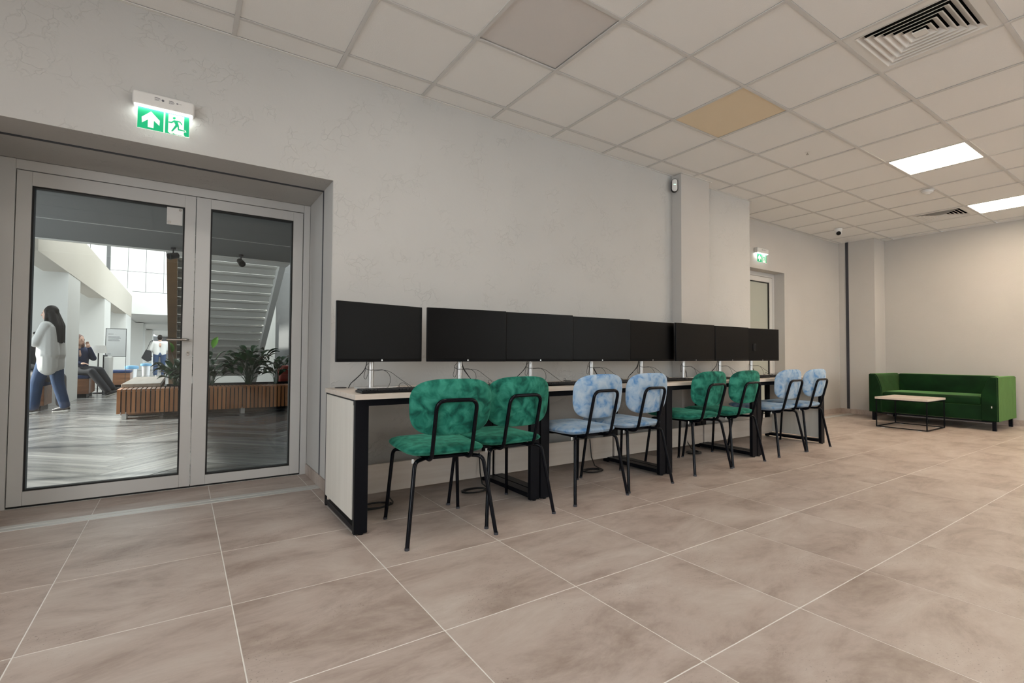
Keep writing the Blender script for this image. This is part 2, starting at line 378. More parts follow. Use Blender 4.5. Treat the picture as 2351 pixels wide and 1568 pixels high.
def struct(name, bm, m, label, cat='wall', parent=None, smooth=False):
    o = obj(name, bm, m, parent, smooth=smooth)
    if parent is None: tag(o, label, cat, None, 'structure')
    return o
def struct_root(name, label, cat, loc=(0, 0, 0)):
    o = thing(name, label, cat, loc); o['kind'] = 'structure'; return o
def copy_tree(o, parent=None):
    c = o.copy(); COL.objects.link(c)
    if parent: c.parent = parent
    for ch in list(o.children): copy_tree(ch, c)
    return c
NB = bmesh.new

# ================================================================== STRUCTURE OF THE ROOM
# ---- long wall with the doorway
b = NB()
box(b, (XW0, YA, 0), (XL, 4.30, HC)); box(b, (XL, YA, ZD), (XD, 4.30, HC)); box(b, (XD, YA, 0), (XE, 4.30, HC))
bmesh.ops.remove_doubles(b, verts=b.verts, dist=1e-5)
struct('wall_left', b, 'wall', 'long rough-plastered grey wall behind the desks with the double doorway')
# thin lining of the doorway sides, slightly lighter than the wall
b = NB()
box(b, (XD - 0.003, YA + 0.004, 0.085), (XD + 0.01, YD, ZD))
box(b, (XL - 0.01, YA + 0.004, 0.085), (XL + 0.003, YD, ZD))
struct('trim_1', b, 'reveal', 'smooth plaster lining on the sides of the double doorway', 'trim')
# pilaster
b = NB(); box(b, (4.435, 3.365, 0), (4.93, YA + 0.02, HC))
struct('wall_pilaster', b, 'wall_smooth', 'shallow plastered pilaster projecting from the long wall beside the motion sensor', 'pilaster')
# recessed wall with door 2
D2L, D2R, D2Z = 6.22, 7.645, 2.235
b = NB()
box(b, (XE - 0.3, YB, 0), (D2L, 4.30, HC)); box(b, (D2L, YB, D2Z), (D2R, 4.30, HC)); box(b, (D2R, YB, 0), (XF + 0.2, 4.30, HC))
struct('wall_recess', b, 'wall_smooth', 'recessed plastered wall around the frosted single door')
b = NB(); box(b, (XC, YCOL, 0), (XF + 0.1, YB + 0.01, HC))
struct('wall_column', b, 'wall_smooth', 'square plastered column in the far corner with a dark joint', 'column')
b = NB(); box(b, (XF, YW0, 0), (XF + 0.2, YCOL + 0.05, HC))
struct('wall_back', b, 'wall_smooth', 'plain cream far wall behind the green sofa')
# side and rear walls (out of frame) with window openings
b = NB(); box(b, (XW0 - 0.2, YW0, 0), (XW0, 4.3, 0.7)); box(b, (XW0 - 0.2, YW0, 2.75), (XW0, 4.3, HC)); box(b, (XW0 - 0.2, YW0, 0.7), (XW0, -3.9, 2.75)); box(b, (XW0 - 0.2, 0.7, 0.7), (XW0, 4.3, 2.75)); struct('wall_side', b, 'wall_smooth', 'end wall left of the doorway outside the frame')
b = NB()
box(b, (XW0, YW0 - 0.25, 0), (XF, YW0, 0.7)); box(b, (XW0, YW0 - 0.25, 2.75), (XF, YW0, HC))
for x0, x1 in ((XW0, 4.15), (9.05, XF + 0.2)): box(b, (x0, YW0 - 0.25, 0.7), (x1, YW0, 2.75))
struct('wall_front', b, 'wall_smooth', 'window wall behind the camera')
for k in range(2):
    w = struct_root('window_%d' % (k + 1), 'window band in the left end wall' if k == 0 else 'window band behind the camera', 'window', (XW0 - 0.12, -3.9, 0.7) if k == 0 else (4.15, YW0 - 0.12, 0.7))
    if k == 0: w.rotation_euler.z = PI / 2
    b = NB(); W = 4.6 if k == 0 else 4.9; H = 2.05
    n = 4
    box(b, (0, -0.03, 0), (W, 0.03, 0.05)); box(b, (0, -0.03, H - 0.05), (W, 0.03, H))
    for i in range(n + 1):
        xx = i * (W - 0.05) / n; box(b, (xx, -0.03, 0.05), (xx + 0.05, 0.03, H - 0.05))
    obj('window_frame', b, 'white_frame', w)
    for i in range(n):
        b = NB(); xx = i * (W - 0.05) / n + 0.05; box(b, (xx, -0.004, 0.05), (xx + (W - 0.05) / n - 0.05, 0.004, H - 0.05)); obj('pane', b, 'glass', w)

# ---- floor: slab of grout with individual tiles
fl = struct_root('floor', 'beige stone-look tiled floor of the reading room with pale grout lines', 'floor')
b = NB(); box(b, (XW0, YW0, -0.06), (XF, 4.22, -0.0009)); obj('grout_bed', b, 'grout', fl, smooth=False)
tile_cache = {}
def tile(name, x0, x1, y0, y1, z0, z1, m, parent, bev, cache):
    key = (name, m, round(x1 - x0, 3), round(y1 - y0, 3))
    if key not in cache:
        t = NB(); w, d = (x1 - x0) / 2, (y1 - y0) / 2
        box(t, (-w, -d, z0), (w, d, z1), 0); 
        if bev:
            ez = z1 if bev > 0 else z0
            es = [e for e in t.edges if all(abs(v.co.z - ez) < 1e-6 for v in e.verts)]
            bmesh.ops.bevel(t, geom=es, offset=abs(bev), segments=1, affect='EDGES')
        cache[key] = mesh_of(t, name, m, False)
    return link(name, cache[key], parent, ((x0 + x1) / 2, (y0 + y1) / 2, 0))
GJ = 0.0016
xs = [FX + FT * a for a in range(-7, 17)]; ys = [FY - FT * k for k in range(-3, 8)]
SX0, SX1 = 3.700, 3.810     # metal joint strip in y
for i in range(len(xs) - 1):
    for j in range(len(ys) - 1):
        x0, x1 = max(xs[i] + GJ, XW0), min(xs[i + 1] - GJ, XF); y1, y0 = ys[j] - GJ, ys[j + 1] + GJ
        if x1 - x0 < 0.02: continue
        spans = [(y0, min(y1, SX0 - 0.001)), (max(y0, SX1 + 0.001), min(y1, 4.20))]
        for s0, s1 in spans:
            if s1 - s0 < 0.01: continue
            if s0 > YA and (x1 < XL or x0 > XD) and x1 < XE: continue
            a0, a1 = (max(x0, XL), min(x1, XD)) if s0 > YA and x0 < XE - .7 else (x0, x1)
            tile('floor_tile', a0, a1, s0, s1, -0.02, 0.0, 'floor', fl, 0.0012, tile_cache)
b = NB(); box(b, (XW0, YW0, -0.02), (XF, ys[-1] - GJ, 0)); obj('floor_slab', b, 'floor', fl, smooth=False)
# joint strip: in the doorway and in the recess
for k, (x0, x1) in enumerate(((XL, XD), (XE, XC))):
    r = struct_root('trim_%d' % (2 + k), 'pale metal expansion joint strip across the ' + ('double doorway threshold' if k == 0 else 'floor beside the frosted door'), 'trim', (0, YJ, 0))
    b = NB(); box(b, (x0, -0.052, -0.019), (x1, -0.009, 0.003), 0.001, 1); box(b, (x0, 0.009, -0.019), (x1, 0.052, 0.003), 0.001, 1); obj('metal_strip', b, 'alu', r)
    b = NB(); box(b, (x0, -0.009, -0.019), (x1, 0.009, -0.001)); obj('rubber_insert', b, 'rubber', r)
# dark joints on soffit, reveal and column
b = NB(); box(b, (XL, YJ - 0.012, ZD - 0.004), (XD, YJ + 0.012, ZD + 0.01)); box(b, (XD - 0.006, YJ - 0.011, 0.085), (XD + 0.01, YJ + 0.011, ZD)); box(b, (XL - 0.01, YJ - 0.011, 0.085), (XL + 0.006, YJ + 0.011, ZD))
struct('trim_4', b, 'rubber', 'dark expansion joint running round the double doorway lining', 'trim')
b = NB(); box(b, (XC - 0.006, YJ + 0.025, 0.0), (XC + 0.01, YJ + 0.068, HC)); struct('trim_5', b, 'rubber', 'vertical dark joint strip on the corner column', 'trim')
# ---- baseboards
def baseboard(name, x0, y0, x1, y1, label, along, out):
    r = struct_root(name, label, 'baseboard'); L = (x1 - x0) if along == 'x' else (y1 - y0); p = 0.0; T = 0.011
    while p < L - 1e-3:
        q = min(p + FT, L); t = NB()
        if along == 'x': box(t, (x0 + p + 0.0015, y0 - T if out < 0 else y0, 0.001), (x0 + q - 0.0015, y0 if out < 0 else y0 + T, 0.083), 0.001, 1)
        else: box(t, (x0 - T if out < 0 else x0, y0 + p + 0.0015, 0.001), (x0 if out < 0 else x0 + T, y0 + q - 0.0015, 0.083), 0.001, 1)
        obj('skirting_tile', t, 'floor', r, smooth=False); p = q
baseboard('baseboard_left', XD, YA, 4.435, YA, 'stone skirting along the long wall behind the desks', 'x', -1)
baseboard('baseboard_door', XD, YA, XD, YD - 0.002, 'stone skirting on the right side of the double doorway', 'y', -1)
baseboard('baseboard_middle', 4.93, YA, XE, YA, 'stone skirting between the pilaster and the recess', 'x', -1)
baseboard('baseboard_pilaster', 4.435, 3.365, 4.93, 3.365, 'stone skirting on the pilaster', 'x', -1)
baseboard('baseboard_recess', D2R, YB, XC, YB, 'stone skirting right of the frosted door', 'x', -1)
baseboard('baseboard_column', XC, YCOL, XC, YB - 0.012, 'stone skirting on the side of the corner column', 'y', -1)
baseboard('baseboard_column_front', XC - 0.011, YCOL, XF, YCOL, 'stone skirting on the front of the corner column', 'x', -1)
baseboard('baseboard_back', XF, YW0, XF, YCOL - 0.012, 'stone skirting along the far wall behind the sofa', 'y', -1)

# ---- ceiling
ce = struct_root('ceiling', 'suspended ceiling of pale square tiles in a metal grid', 'ceiling')
b = NB(); box(b, (XW0, YW0, HC + 0.25), (XF, 4.3, HC + 0.3)); obj('slab', b, 'ctile', ce, smooth=False)
ccache = {}
cx = [CGX + CG * i for i in range(-6, 17)]; cy = [CGY - CG * j for j in range(-2, 8)]
cx = [c for c in cx if c < XF] ; cx.append(XF + 0.012); cx.insert(0, XW0)
special = {}
def cell_of(i, j): return (round(CGX + CG * i, 3), round(CGY - CG * j, 3))
SP = {cell_of(9, 2): 'led', cell_of(13, 2): 'led', cell_of(13, 1): 'vent', cell_of(5, 3): 'vent', cell_of(2, 1): 'grey', cell_of(5, 1): 'yellow',
      cell_of(1, 2): 'led', cell_of(-4, 2): 'led', cell_of(5, 6): 'led', cell_of(9, 6): 'led', cell_of(13, 6): 'led'}
HB = 0.012
def clip_cells():
    for i in range(len(cx) - 1):
        for j in range(len(cy) - 1):
            x0, x1, y1, y0 = cx[i] + HB, cx[i + 1] - HB, cy[j] - HB, cy[j + 1] + HB
            lim = YB - 0.02 if x0 >= XE - 0.01 else YA - 0.02
            if y0 >= lim: continue
            yield i, j, x0, x1, y0, y1, lim
led_cells = []; vent_cells = []
for i, j, x0, x1, y0, y1, lim in clip_cells():
    key = (round(cx[i], 3), round(cy[j], 3)); sp = SP.get(key)
    if sp == 'led': led_cells.append(((x0 + x1) / 2, (y0 + y1) / 2)); continue
    if sp == 'vent': vent_cells.append(((x0 + x1) / 2, (y0 + y1) / 2)); continue
    pieces = []
    if x0 < XE < x1 and y1 > YA:     # cell straddling the recess corner
        if y0 < YA - 0.02: pieces.append((x0, x1, y0, YA - 0.021))
        pieces.append((XE + 0.02, x1, max(y0, YA - 0.021), min(y1, YB - 0.02)))
    else: pieces.append((x0, x1, y0, min(y1, lim)))
    for p in pieces:
        if p[1] - p[0] < 0.02 or p[3] - p[2] < 0.015: continue
        m = {'grey': 'ctile_grey', 'yellow': 'ctile_yellow'}.get(sp, 'ctile')
        up = 0.006 if sp != 'grey' else 0.012
        o = tile('ceiling_tile', *p, HC + up, HC + up + 0.018, m, ce, 0.0, ccache)
        if sp == 'yellow': o['label'] = 'yellowed ceiling tile'
        if sp == 'grey': o['label'] = 'grey unlit light panel'
b = NB(); box(b, (XW0, YW0, HC + 0.004), (XF, cy[-1] - HB, HC + 0.02)); obj('plain_panel', b, 'ctile', ce, smooth=False)
def bar(x0, x1, y0, y1, dz=0.0):
    t = NB(); box(t, (x0, y0, HC + dz), (x1, y1, HC + 0.004)); 
    w = x1 - x0 < y1 - y0
    if w: box(t, ((x0 + x1) / 2 - 0.001, y0, HC + 0.004), ((x0 + x1) / 2 + 0.001, y1, HC + 0.04))
    else: box(t, (x0, (y0 + y1) / 2 - 0.001, HC + 0.004), (x1, (y0 + y1) / 2 + 0.001, HC + 0.04))
    obj('grid_bar', t, 'cgrid', ce, smooth=False)
for x in cx[1:-1]:
    bar(x - HB, x + HB, cy[-1], (YB if x > XE else YA) - 0.001)
for y in cy:
    for i in range(1, len(cx)):
        x0, x1 = cx[i - 1] + HB, cx[i] - HB
        lim = YB if x0 > XE - 0.3 else YA
        if y > lim - 0.01: continue
        if y > YA and x0 < XE: x0 = XE
        t = 0
    xa = XW0 if y < YA else XE
    if y < YB - 0.01: bar(xa, XF, y - HB * 0.96, y + HB * 0.96, 0.0006)
# wall angle
b = NB()
for (x0, y0, x1, y1) in ((XW0, YA - 0.022, 4.435, YA), (4.41, 3.343, 4.95, 3.365), (4.93, YA - 0.022, XE + 0.02, YA), (XE, YA, XE + 0.022, YB), (XE, YB - 0.022, XC, YB), (XC - 0.022, YCOL, XC, YB), (XC - 0.022, YCOL - 0.022, XF, YCOL), (XF - 0.022, YW0, XF, YCOL)):
    box(b, (x0, y0, HC - 0.001), (x1, y1, HC + 0.003))
struct('trim_6', b, 'vent', 'thin pale metal edge angle between the walls and the tiled ceiling', 'trim')

# ================================================================== DOUBLE GLASS DOOR
DZ = 2.083; ML = 0.067
dr = struct_root('door_1', 'white framed double glass door to the hall', 'door', (0, YD, 0))
b = NB()
box(b, (XL + 0.003, 0, 0), (-0.870, 0.075, ZD - 0.002), 0.002, 1); box(b, (0.795, 0, 0), (XD - 0.004, 0.075, ZD - 0.002), 0.002, 1); box(b, (-0.870, 0, DZ + 0.004), (0.795, 0.075, ZD - 0.002), 0.002, 1)
obj('door_frame', b, 'white_frame', dr)
b = NB(); box(b, (-0.870, 0.02, 0.0), (0.795, 0.06, 0.012)); obj('threshold', b, 'gasket', dr)
def leaf(x0, x1, g0, g1, gz0, gz1, parent, hx=None):
    b = NB(); z0, z1 = 0.014, DZ
    box(b, (x0, 0.003, z0), (g0, 0.066, z1), 0.0015, 1); box(b, (g1, 0.003, z0), (x1, 0.066, z1), 0.0015, 1)
    box(b, (g0, 0.003, z0), (g1, 0.066, gz0), 0.0015, 1); box(b, (g0, 0.003, gz1), (g1, 0.066, z1), 0.0015, 1)
    lf = obj('door_leaf', b, 'white_frame', parent)
    b = NB(); g = 0.010
    box(b, (g0, 0.010, gz0), (g0 + g, 0.058, gz1)); box(b, (g1 - g, 0.010, gz0), (g1, 0.058, gz1))
    box(b, (g0 + g, 0.010, gz0), (g1 - g, 0.058, gz0 + g)); box(b, (g0 + g, 0.010, gz1 - g), (g1 - g, 0.058, gz1))
    obj('gasket', b, 'gasket', lf)
    b = NB(); box(b, (g0 + g, 0.026, gz0 + g), (g1 - g, 0.034, gz1 - g)); obj('glass_pane', b, 'glass', lf)
    return lf
lf = leaf(-0.866, ML - 0.002, -0.795, 0.000, 0.100, 1.995, dr)
b = NB()
lathe(b, [(0, -0.004), (0.021, -0.004), (0.023, 0.0), (0.023, 0.002), (0, 0.002)], 20)
bmesh.ops.transform(b, matrix=Matrix.Translation((0.036, -0.0, 1.050)) @ Matrix.Scale(1.5, 4, (0, 0, 1)) @ Matrix.Rotation(PI / 2, 4, 'X'), verts=b.verts[:])
obj('handle_rose', b, 'white_frame', lf)
b = NB(); tube(b, fillet([(0.036, 0.0, 1.050), (0.036, -0.052, 1.050), (-0.088, -0.052, 1.050)], 0.022, 6), 0.0095, 12); obj('handle', b, 'steel', lf)
b = NB()
lathe(b, [(0, -0.004), (0.021, -0.004), (0.023, 0.0), (0.023, 0.002), (0, 0.002)], 20)
bmesh.ops.transform(b, matrix=Matrix.Translation((0.036, -0.0, 0.955)) @ Matrix.Scale(1.5, 4, (0, 0, 1)) @ Matrix.Rotation(PI / 2, 4, 'X'), verts=b.verts[:])
obj('lock_rose', b, 'white_frame', lf)
b = NB(); lathe(b, [(0, 0), (0.009, 0), (0.009, 0.004), (0, 0.004)], 16); bmesh.ops.transform(b, matrix=Matrix.Translation((0.036, -0.005, 0.963)) @ Matrix.Rotation(PI / 2, 4, 'X'), verts=b.verts[:])
box(b, (0.031, -0.009, 0.940), (0.041, -0.005, 0.960)); obj('keyhole', b, 'steel', lf)
lf2 = leaf(ML + 0.002, 0.790, 0.158, 0.718, 0.080, 2.012, dr)
# white plate fixed on the glass of the wide leaf
nt = thing('glass_plate', 'white square plate with two round fixings at the top of the door glass', 'plate', (-0.060, YD + 0.018, 1.925))
b = NB(); box(b, (-0.046, -0.004, -0.062), (0.046, 0.004, 0.062), 0.001, 1); obj('plate', b, 'white_plastic', nt)
for px, pz in ((0.032, 0.047), (-0.030, -0.047)):
    b = NB(); lathe(b, [(0, 0), (0.009, 0), (0.009, 0.004), (0, 0.004)], 16); bmesh.ops.transform(b, matrix=Matrix.Translation((px, -0.004, pz)) @ Matrix.Rotation(PI / 2, 4, 'X'), verts=b.verts[:]); obj('fixing', b, 'steel', nt)

# ================================================================== FROSTED DOOR
d2 = struct_root('door_2', 'frosted single glass door in the recess', 'door', (0, 4.085, 0))
b = NB()
box(b, (D2L, 0, 0), (D2L + 0.06, 0.07, D2Z), 0.002, 1); box(b, (D2R - 0.055, 0, 0), (D2R, 0.07, D2Z), 0.002, 1); box(b, (D2L + 0.06, 0, D2Z - 0.06), (D2R - 0.055, 0.07, D2Z), 0.002, 1)
obj('door_frame', b, 'white_frame', d2)
b = NB(); x0, x1, z1 = D2L + 0.063, D2R - 0.058, D2Z - 0.064
box(b, (x0, 0.002, 0.01), (x0 + 0.08, 0.06, z1), 0.002, 1); box(b, (x1 - 0.08, 0.002, 0.01), (x1, 0.06, z1), 0.002, 1); box(b, (x0 + 0.08, 0.002, 0.01), (x1 - 0.08, 0.06, 0.09), 0.002, 1); box(b, (x0 + 0.08, 0.002, z1 - 0.075), (x1 - 0.08, 0.06, z1), 0.002, 1)
l2 = obj('door_leaf', b, 'white_frame', d2)
b = NB(); a0, a1, c0, c1 = x0 + 0.08, x1 - 0.08, 0.09, z1 - 0.075
box(b, (a0, 0.012, c0), (a0 + 0.012, 0.05, c1)); box(b, (a1 - 0.014, 0.008, c0), (a1, 0.05, c1)); box(b, (a0, 0.012, c0), (a1, 0.05, c0 + 0.012)); box(b, (a0, 0.012, c1 - 0.012), (a1, 0.05, c1)); obj('gasket', b, 'gasket', l2)
b = NB(); box(b, (a0 + 0.012, 0.024, c0 + 0.012), (a1 - 0.012, 0.032, c1 - 0.012)); obj('frosted_pane', b, 'frosted', l2)

# ================================================================== EXIT SIGNS
def px_uv(p):
    # picture coordinates of the sign face -> unit square (u right, v down)
    ox, oy = 630, 590; ex, ey = (1115, 215), (-13, 461); dx, dy = p[0] - ox, p[1] - oy
    det = ex[0] * ey[1] - ex[1] * ey[0]; return ((dx * ey[1] - dy * ey[0]) / det, (ex[0] * dy - ex[1] * dx) / det)
def exit_sign(loc, label, wide=0.246, hi=0.122):
    t = thing('exit_sign', label, 'exit sign', loc, 0, 'exit signs above the doors')
    b = NB(); box(b, (-0.146, -0.062, 0.0), (0.146, 0.0, 0.078), 0.014, 4); obj('housing', b, 'white_plastic', t)
    b = NB(); box(b, (-0.136, -0.056, -0.004), (0.136, -0.008, 0.002), 0.001, 1); obj('light_strip', b, 'signwhite', t)
    yf = -0.036
    b = NB(); box(b, (-wide / 2, yf, -0.004 - hi), (wide / 2, yf + 0.004, -0.004)); pn = obj('sign_panel', b, 'signpanel', t)
    def flat(name, polys, m, y):
        b = NB()
        for poly in polys:
            q = [px_uv(p) for p in poly]
            prism(b, q, lambda u, v: (-wide / 2 + u * wide, y, -0.004 - v * hi), lambda u, v: (-wide / 2 + u * wide, y - 0.0006, -0.004 - v * hi))
        b.normal_update(); bmesh.ops.triangulate(b, faces=b.faces[:], ngon_method='EAR_CLIP'); obj(name, b, m, pn, smooth=False)
    flat('green_field', [[(640, 594), (1180, 702), (1168, 1152), (622, 1046)], [(1215, 708), (1737, 808), (1727, 1254), (1200, 1160)]], 'signgreen', yf)
    flat('arrow', [[(912, 706), (1095, 905), (1085, 1015), (970, 905), (960, 1068), (840, 1045), (845, 880), (722, 948), (716, 825)]], 'signpanel', yf - 0.0006)
    flat('doorway_symbol', [[(1283, 738), (1625, 803), (1615, 1090), (1650, 1100), (1672, 1145), (1612, 1145), (1612, 1200), (1635, 1233), (1440, 1195), (1345, 1150), (1385, 1180), (1310, 1175), (1268, 1135)]], 'signpanel', yf - 0.0006)
    head = [(1405 + 32 * math.cos(a * PI / 8), 832 + 29 * math.sin(a * PI / 8) ) for a in range(16)]
    flat('running_figure', [head, [(1395, 880), (1480, 888), (1540, 908), (1585, 978), (1565, 988), (1525, 928), (1482, 922), (1505, 1000), (1510, 1075), (1640, 1108), (1640, 1132), (1485, 1100), (1475, 1020), (1365, 1132), (1335, 1122), (1430, 985), (1400, 920), (1350, 945), (1278, 935), (1280, 910), (1340, 917)]], 'signgreen', yf - 0.0012)
    # small print on the housing
    b = NB()
    for x, w, z, h in ((-0.045, 0.026, 0.054, 0.003), (-0.045, 0.030, 0.048, 0.0015), (-0.045, 0.020, 0.044, 0.0015), (-0.045, 0.024, 0.040, 0.0015), (0.022, 0.022, 0.052, 0.003), (0.022, 0.026, 0.047, 0.0015), (0.022, 0.026, 0.043, 0.0015), (0.022, 0.022, 0.039, 0.0015), (0.058, 0.009, 0.045, 0.006), (0.070, 0.012, 0.047, 0.0012)):
        box(b, (x, -0.0626, z), (x + w, -0.0619, z + h))
    lathe(b, [(0, 0), (0.0065, 0), (0.0065, 0.0007), (0, 0.0007)], 14); 
    vs = [v for v in b.verts if abs(v.co.z) < 0.001 and math.hypot(v.co.x, v.co.y) < 0.0066]
    bmesh.ops.transform(b, matrix=Matrix.Translation((-0.006, -0.0619, 0.047)) @ Matrix.Rotation(PI / 2, 4, 'X'), verts=vs)
    obj('printed_text', b, 'print', t, smooth=False)
    return t
exit_sign((-0.112, YA, 2.350), 'large green and white exit sign with arrow above the double glass door')
exit_sign((6.955, YB, 2.448), 'green and white exit sign above the frosted door in the recess')

# ================================================================== CEILING FITTINGS
for k, (x, y) in enumerate(led_cells):
    lab = {0: 'x'}
    near = 'lit square ceiling light'
    if x < 2 and y > 1: lab = 'ceiling light just outside the frame, ' + ('above the camera' if x > 0 else 'left of the doorway')
    elif y > 1 and x < 8: lab = 'bright square ceiling light nearest the camera'
    elif y > 1: lab = 'bright ceiling light beside the far ceiling vent at the right edge'
    else: lab = 'ceiling light outside the frame, ' + ('at the left end wall' if x < 0 else 'behind the near vent' if x < 5 else 'in the middle of the rear row' if x < 8 else 'nearer the far wall')
    t = thing('ceiling_light', lab, 'ceiling light', (x, y, HC), 0, 'lit ceiling light panels')
    h = CG / 2 - HB
    b = NB()
    for q in ((-h, -h, h, -h + 0.012), (-h, h - 0.012, h, h), (-h, -h + 0.012, -h + 0.012, h - 0.012), (h - 0.012, -h + 0.012, h, h - 0.012)): box(b, (q[0], q[1], 0.0), (q[2], q[3], 0.02))
    obj('frame', b, 'white_plastic', t)
    b = NB(); box(b, (-h + 0.012, -h + 0.012, 0.004), (h - 0.012, h - 0.012, 0.014)); obj('diffuser', b, 'led' if x > 5 else 'led_neutral', t, smooth=False)
def vent(x, y, label):
    t = thing('ceiling_vent', label, 'vent', (x, y, HC), 0, 'square ceiling vents')
    h = CG / 2 - HB
    b = NB(); i_ = 0.252
    for q in ((-h, -h, h, -i_), (-h, i_, h, h), (-h, -i_, -i_, i_), (i_, -i_, h, i_)): box(b, (q[0], q[1], 0.002), (q[2], q[3], 0.010))
    obj('frame', b, 'vent', t, smooth=False)
    b = NB(); box(b, (-h, -h, 0.16), (h, h, 0.17))
    for q in ((-h, -h, h, -h + .01), (-h, h - .01, h, h), (-h, -h, -h + .01, h), (h - .01, -h, h, h)): box(b, (q[0], q[1], 0.012), (q[2], q[3], 0.16))
    obj('duct_box', b, 'vent_dark', t, smooth=False)
    s = 0.255
    k = 0
    while s > 0.05:
        b = NB(); s2 = s - 0.034; z0, z1 = -0.001, 0.021
        def ring(hs, z): return [b.verts.new((sx * hs, sy * hs, z)) for sx, sy in ((-1, -1), (1, -1), (1, 1), (-1, 1))]
        r0, r1, r2, r3, r4 = ring(s - 0.006, z0), ring(s2, z1), ring(s2, z1 + 0.0015), ring(s - 0.005, z0 + 0.003), ring(s, z0)
        for A, B in ((r0, r1), (r1, r2), (r2, r3), (r3, r4), (r4, r0)):
            for q in range(4): b.faces.new((A[q], A[(q + 1) % 4], B[(q + 1) % 4], B[q]))
        obj('louvre', b, 'vent', t, smooth=False); s -= 0.037; k += 1
    b = NB(); box(b, (-s, -s, -0.002), (s, s, 0.003)); obj('centre_plate', b, 'vent', t, smooth=False)
for x, y in vent_cells:
    vent(x, y, 'large square louvred ceiling vent nearest the camera' if x < 5 else 'small distant louvred ceiling vent beside a bright light')
t = thing('smoke_detector', 'white round smoke detector on the ceiling between the two bright lights', 'smoke detector', (7.25, 2.06, HC))
b = NB(); lathe(b, [(0, -0.012), (0.062, -0.012), (0.062, 0.0), (0, 0.0)], 24); obj('base', b, 'white_plastic', t)
b = NB(); lathe(b, [(0, -0.052), (0.018, -0.050), (0.028, -0.038), (0.052, -0.030), (0.056, -0.013), (0, -0.013)], 24); obj('sensor_head', b, 'white_plastic', t)
t = thing('sprinkler', 'tiny round sprinkler rosette in a ceiling tile', 'sprinkler', (4.98, 2.33, HC + 0.006))
b = NB(); lathe(b, [(0, -0.004), (0.014, -0.004), (0.026, 0.0), (0, 0.0)], 20); obj('rosette', b, 'vent', t)
b = NB(); lathe(b, [(0, -0.022), (0.012, -0.022), (0.012, -0.019), (0.004, -0.018), (0.004, -0.004), (0, -0.004)], 14); obj('nozzle', b, 'steel', t)
t = thing('security_camera', 'white turret security camera with black lens under the ceiling', 'camera', (8.33, 3.46, HC))
b = NB(); lathe(b, [(0, -0.045), (0.05, -0.045), (0.055, 0.0), (0, 0.0)], 24); obj('mount', b, 'white_plastic', t)
b = NB(); bmesh.ops.create_uvsphere(b, u_segments=20, v_segments=12, radius=0.046); bmesh.ops.translate(b, verts=b.verts[:], vec=(0, 0, -0.062)); obj('turret', b, 'white_plastic', t)
b = NB(); lathe(b, [(0, 0.052), (0.024, 0.050), (0.032, 0.036), (0.030, 0.028), (0, 0.03)], 20)
bmesh.ops.transform(b, matrix=Matrix.Translation((0, 0, -0.062)) @ Vector((-0.85, -0.45, -0.45)).to_track_quat('Z', 'Y').to_matrix().to_4x4(), verts=b.verts[:]); obj('lens', b, 'bezel', t)
# motion sensor in the corner
t = thing('motion_sensor', 'white oval motion sensor in the corner beside the pilaster under the ceiling', 'sensor', (4.405, 3.430, 2.805), math.radians(-42))
b = NB(); o_ = rrect(0.033, 0.033, 0.072, 0.033, 6); prism(b, o_, lambda u, v: (u, -0.018, v), lambda u, v: (u, 0.014, v)); obj('back_shell', b, 'bezel', t)
b = NB(); o_ = rrect(0.029, 0.029, 0.068, 0.029, 6); pad(b, o_, 0.024, lambda u, v, w: (u, -0.020 + w, v), 6); obj('lens_cover', b, 'white_plastic', t)
b = NB(); box(b, (-0.012, -0.0335, 0.002), (0.012, -0.031, 0.007), 0.001, 1); obj('indicator', b, emit('indicator_green', (0.5, 1.0, 0.75), 1.6), t)

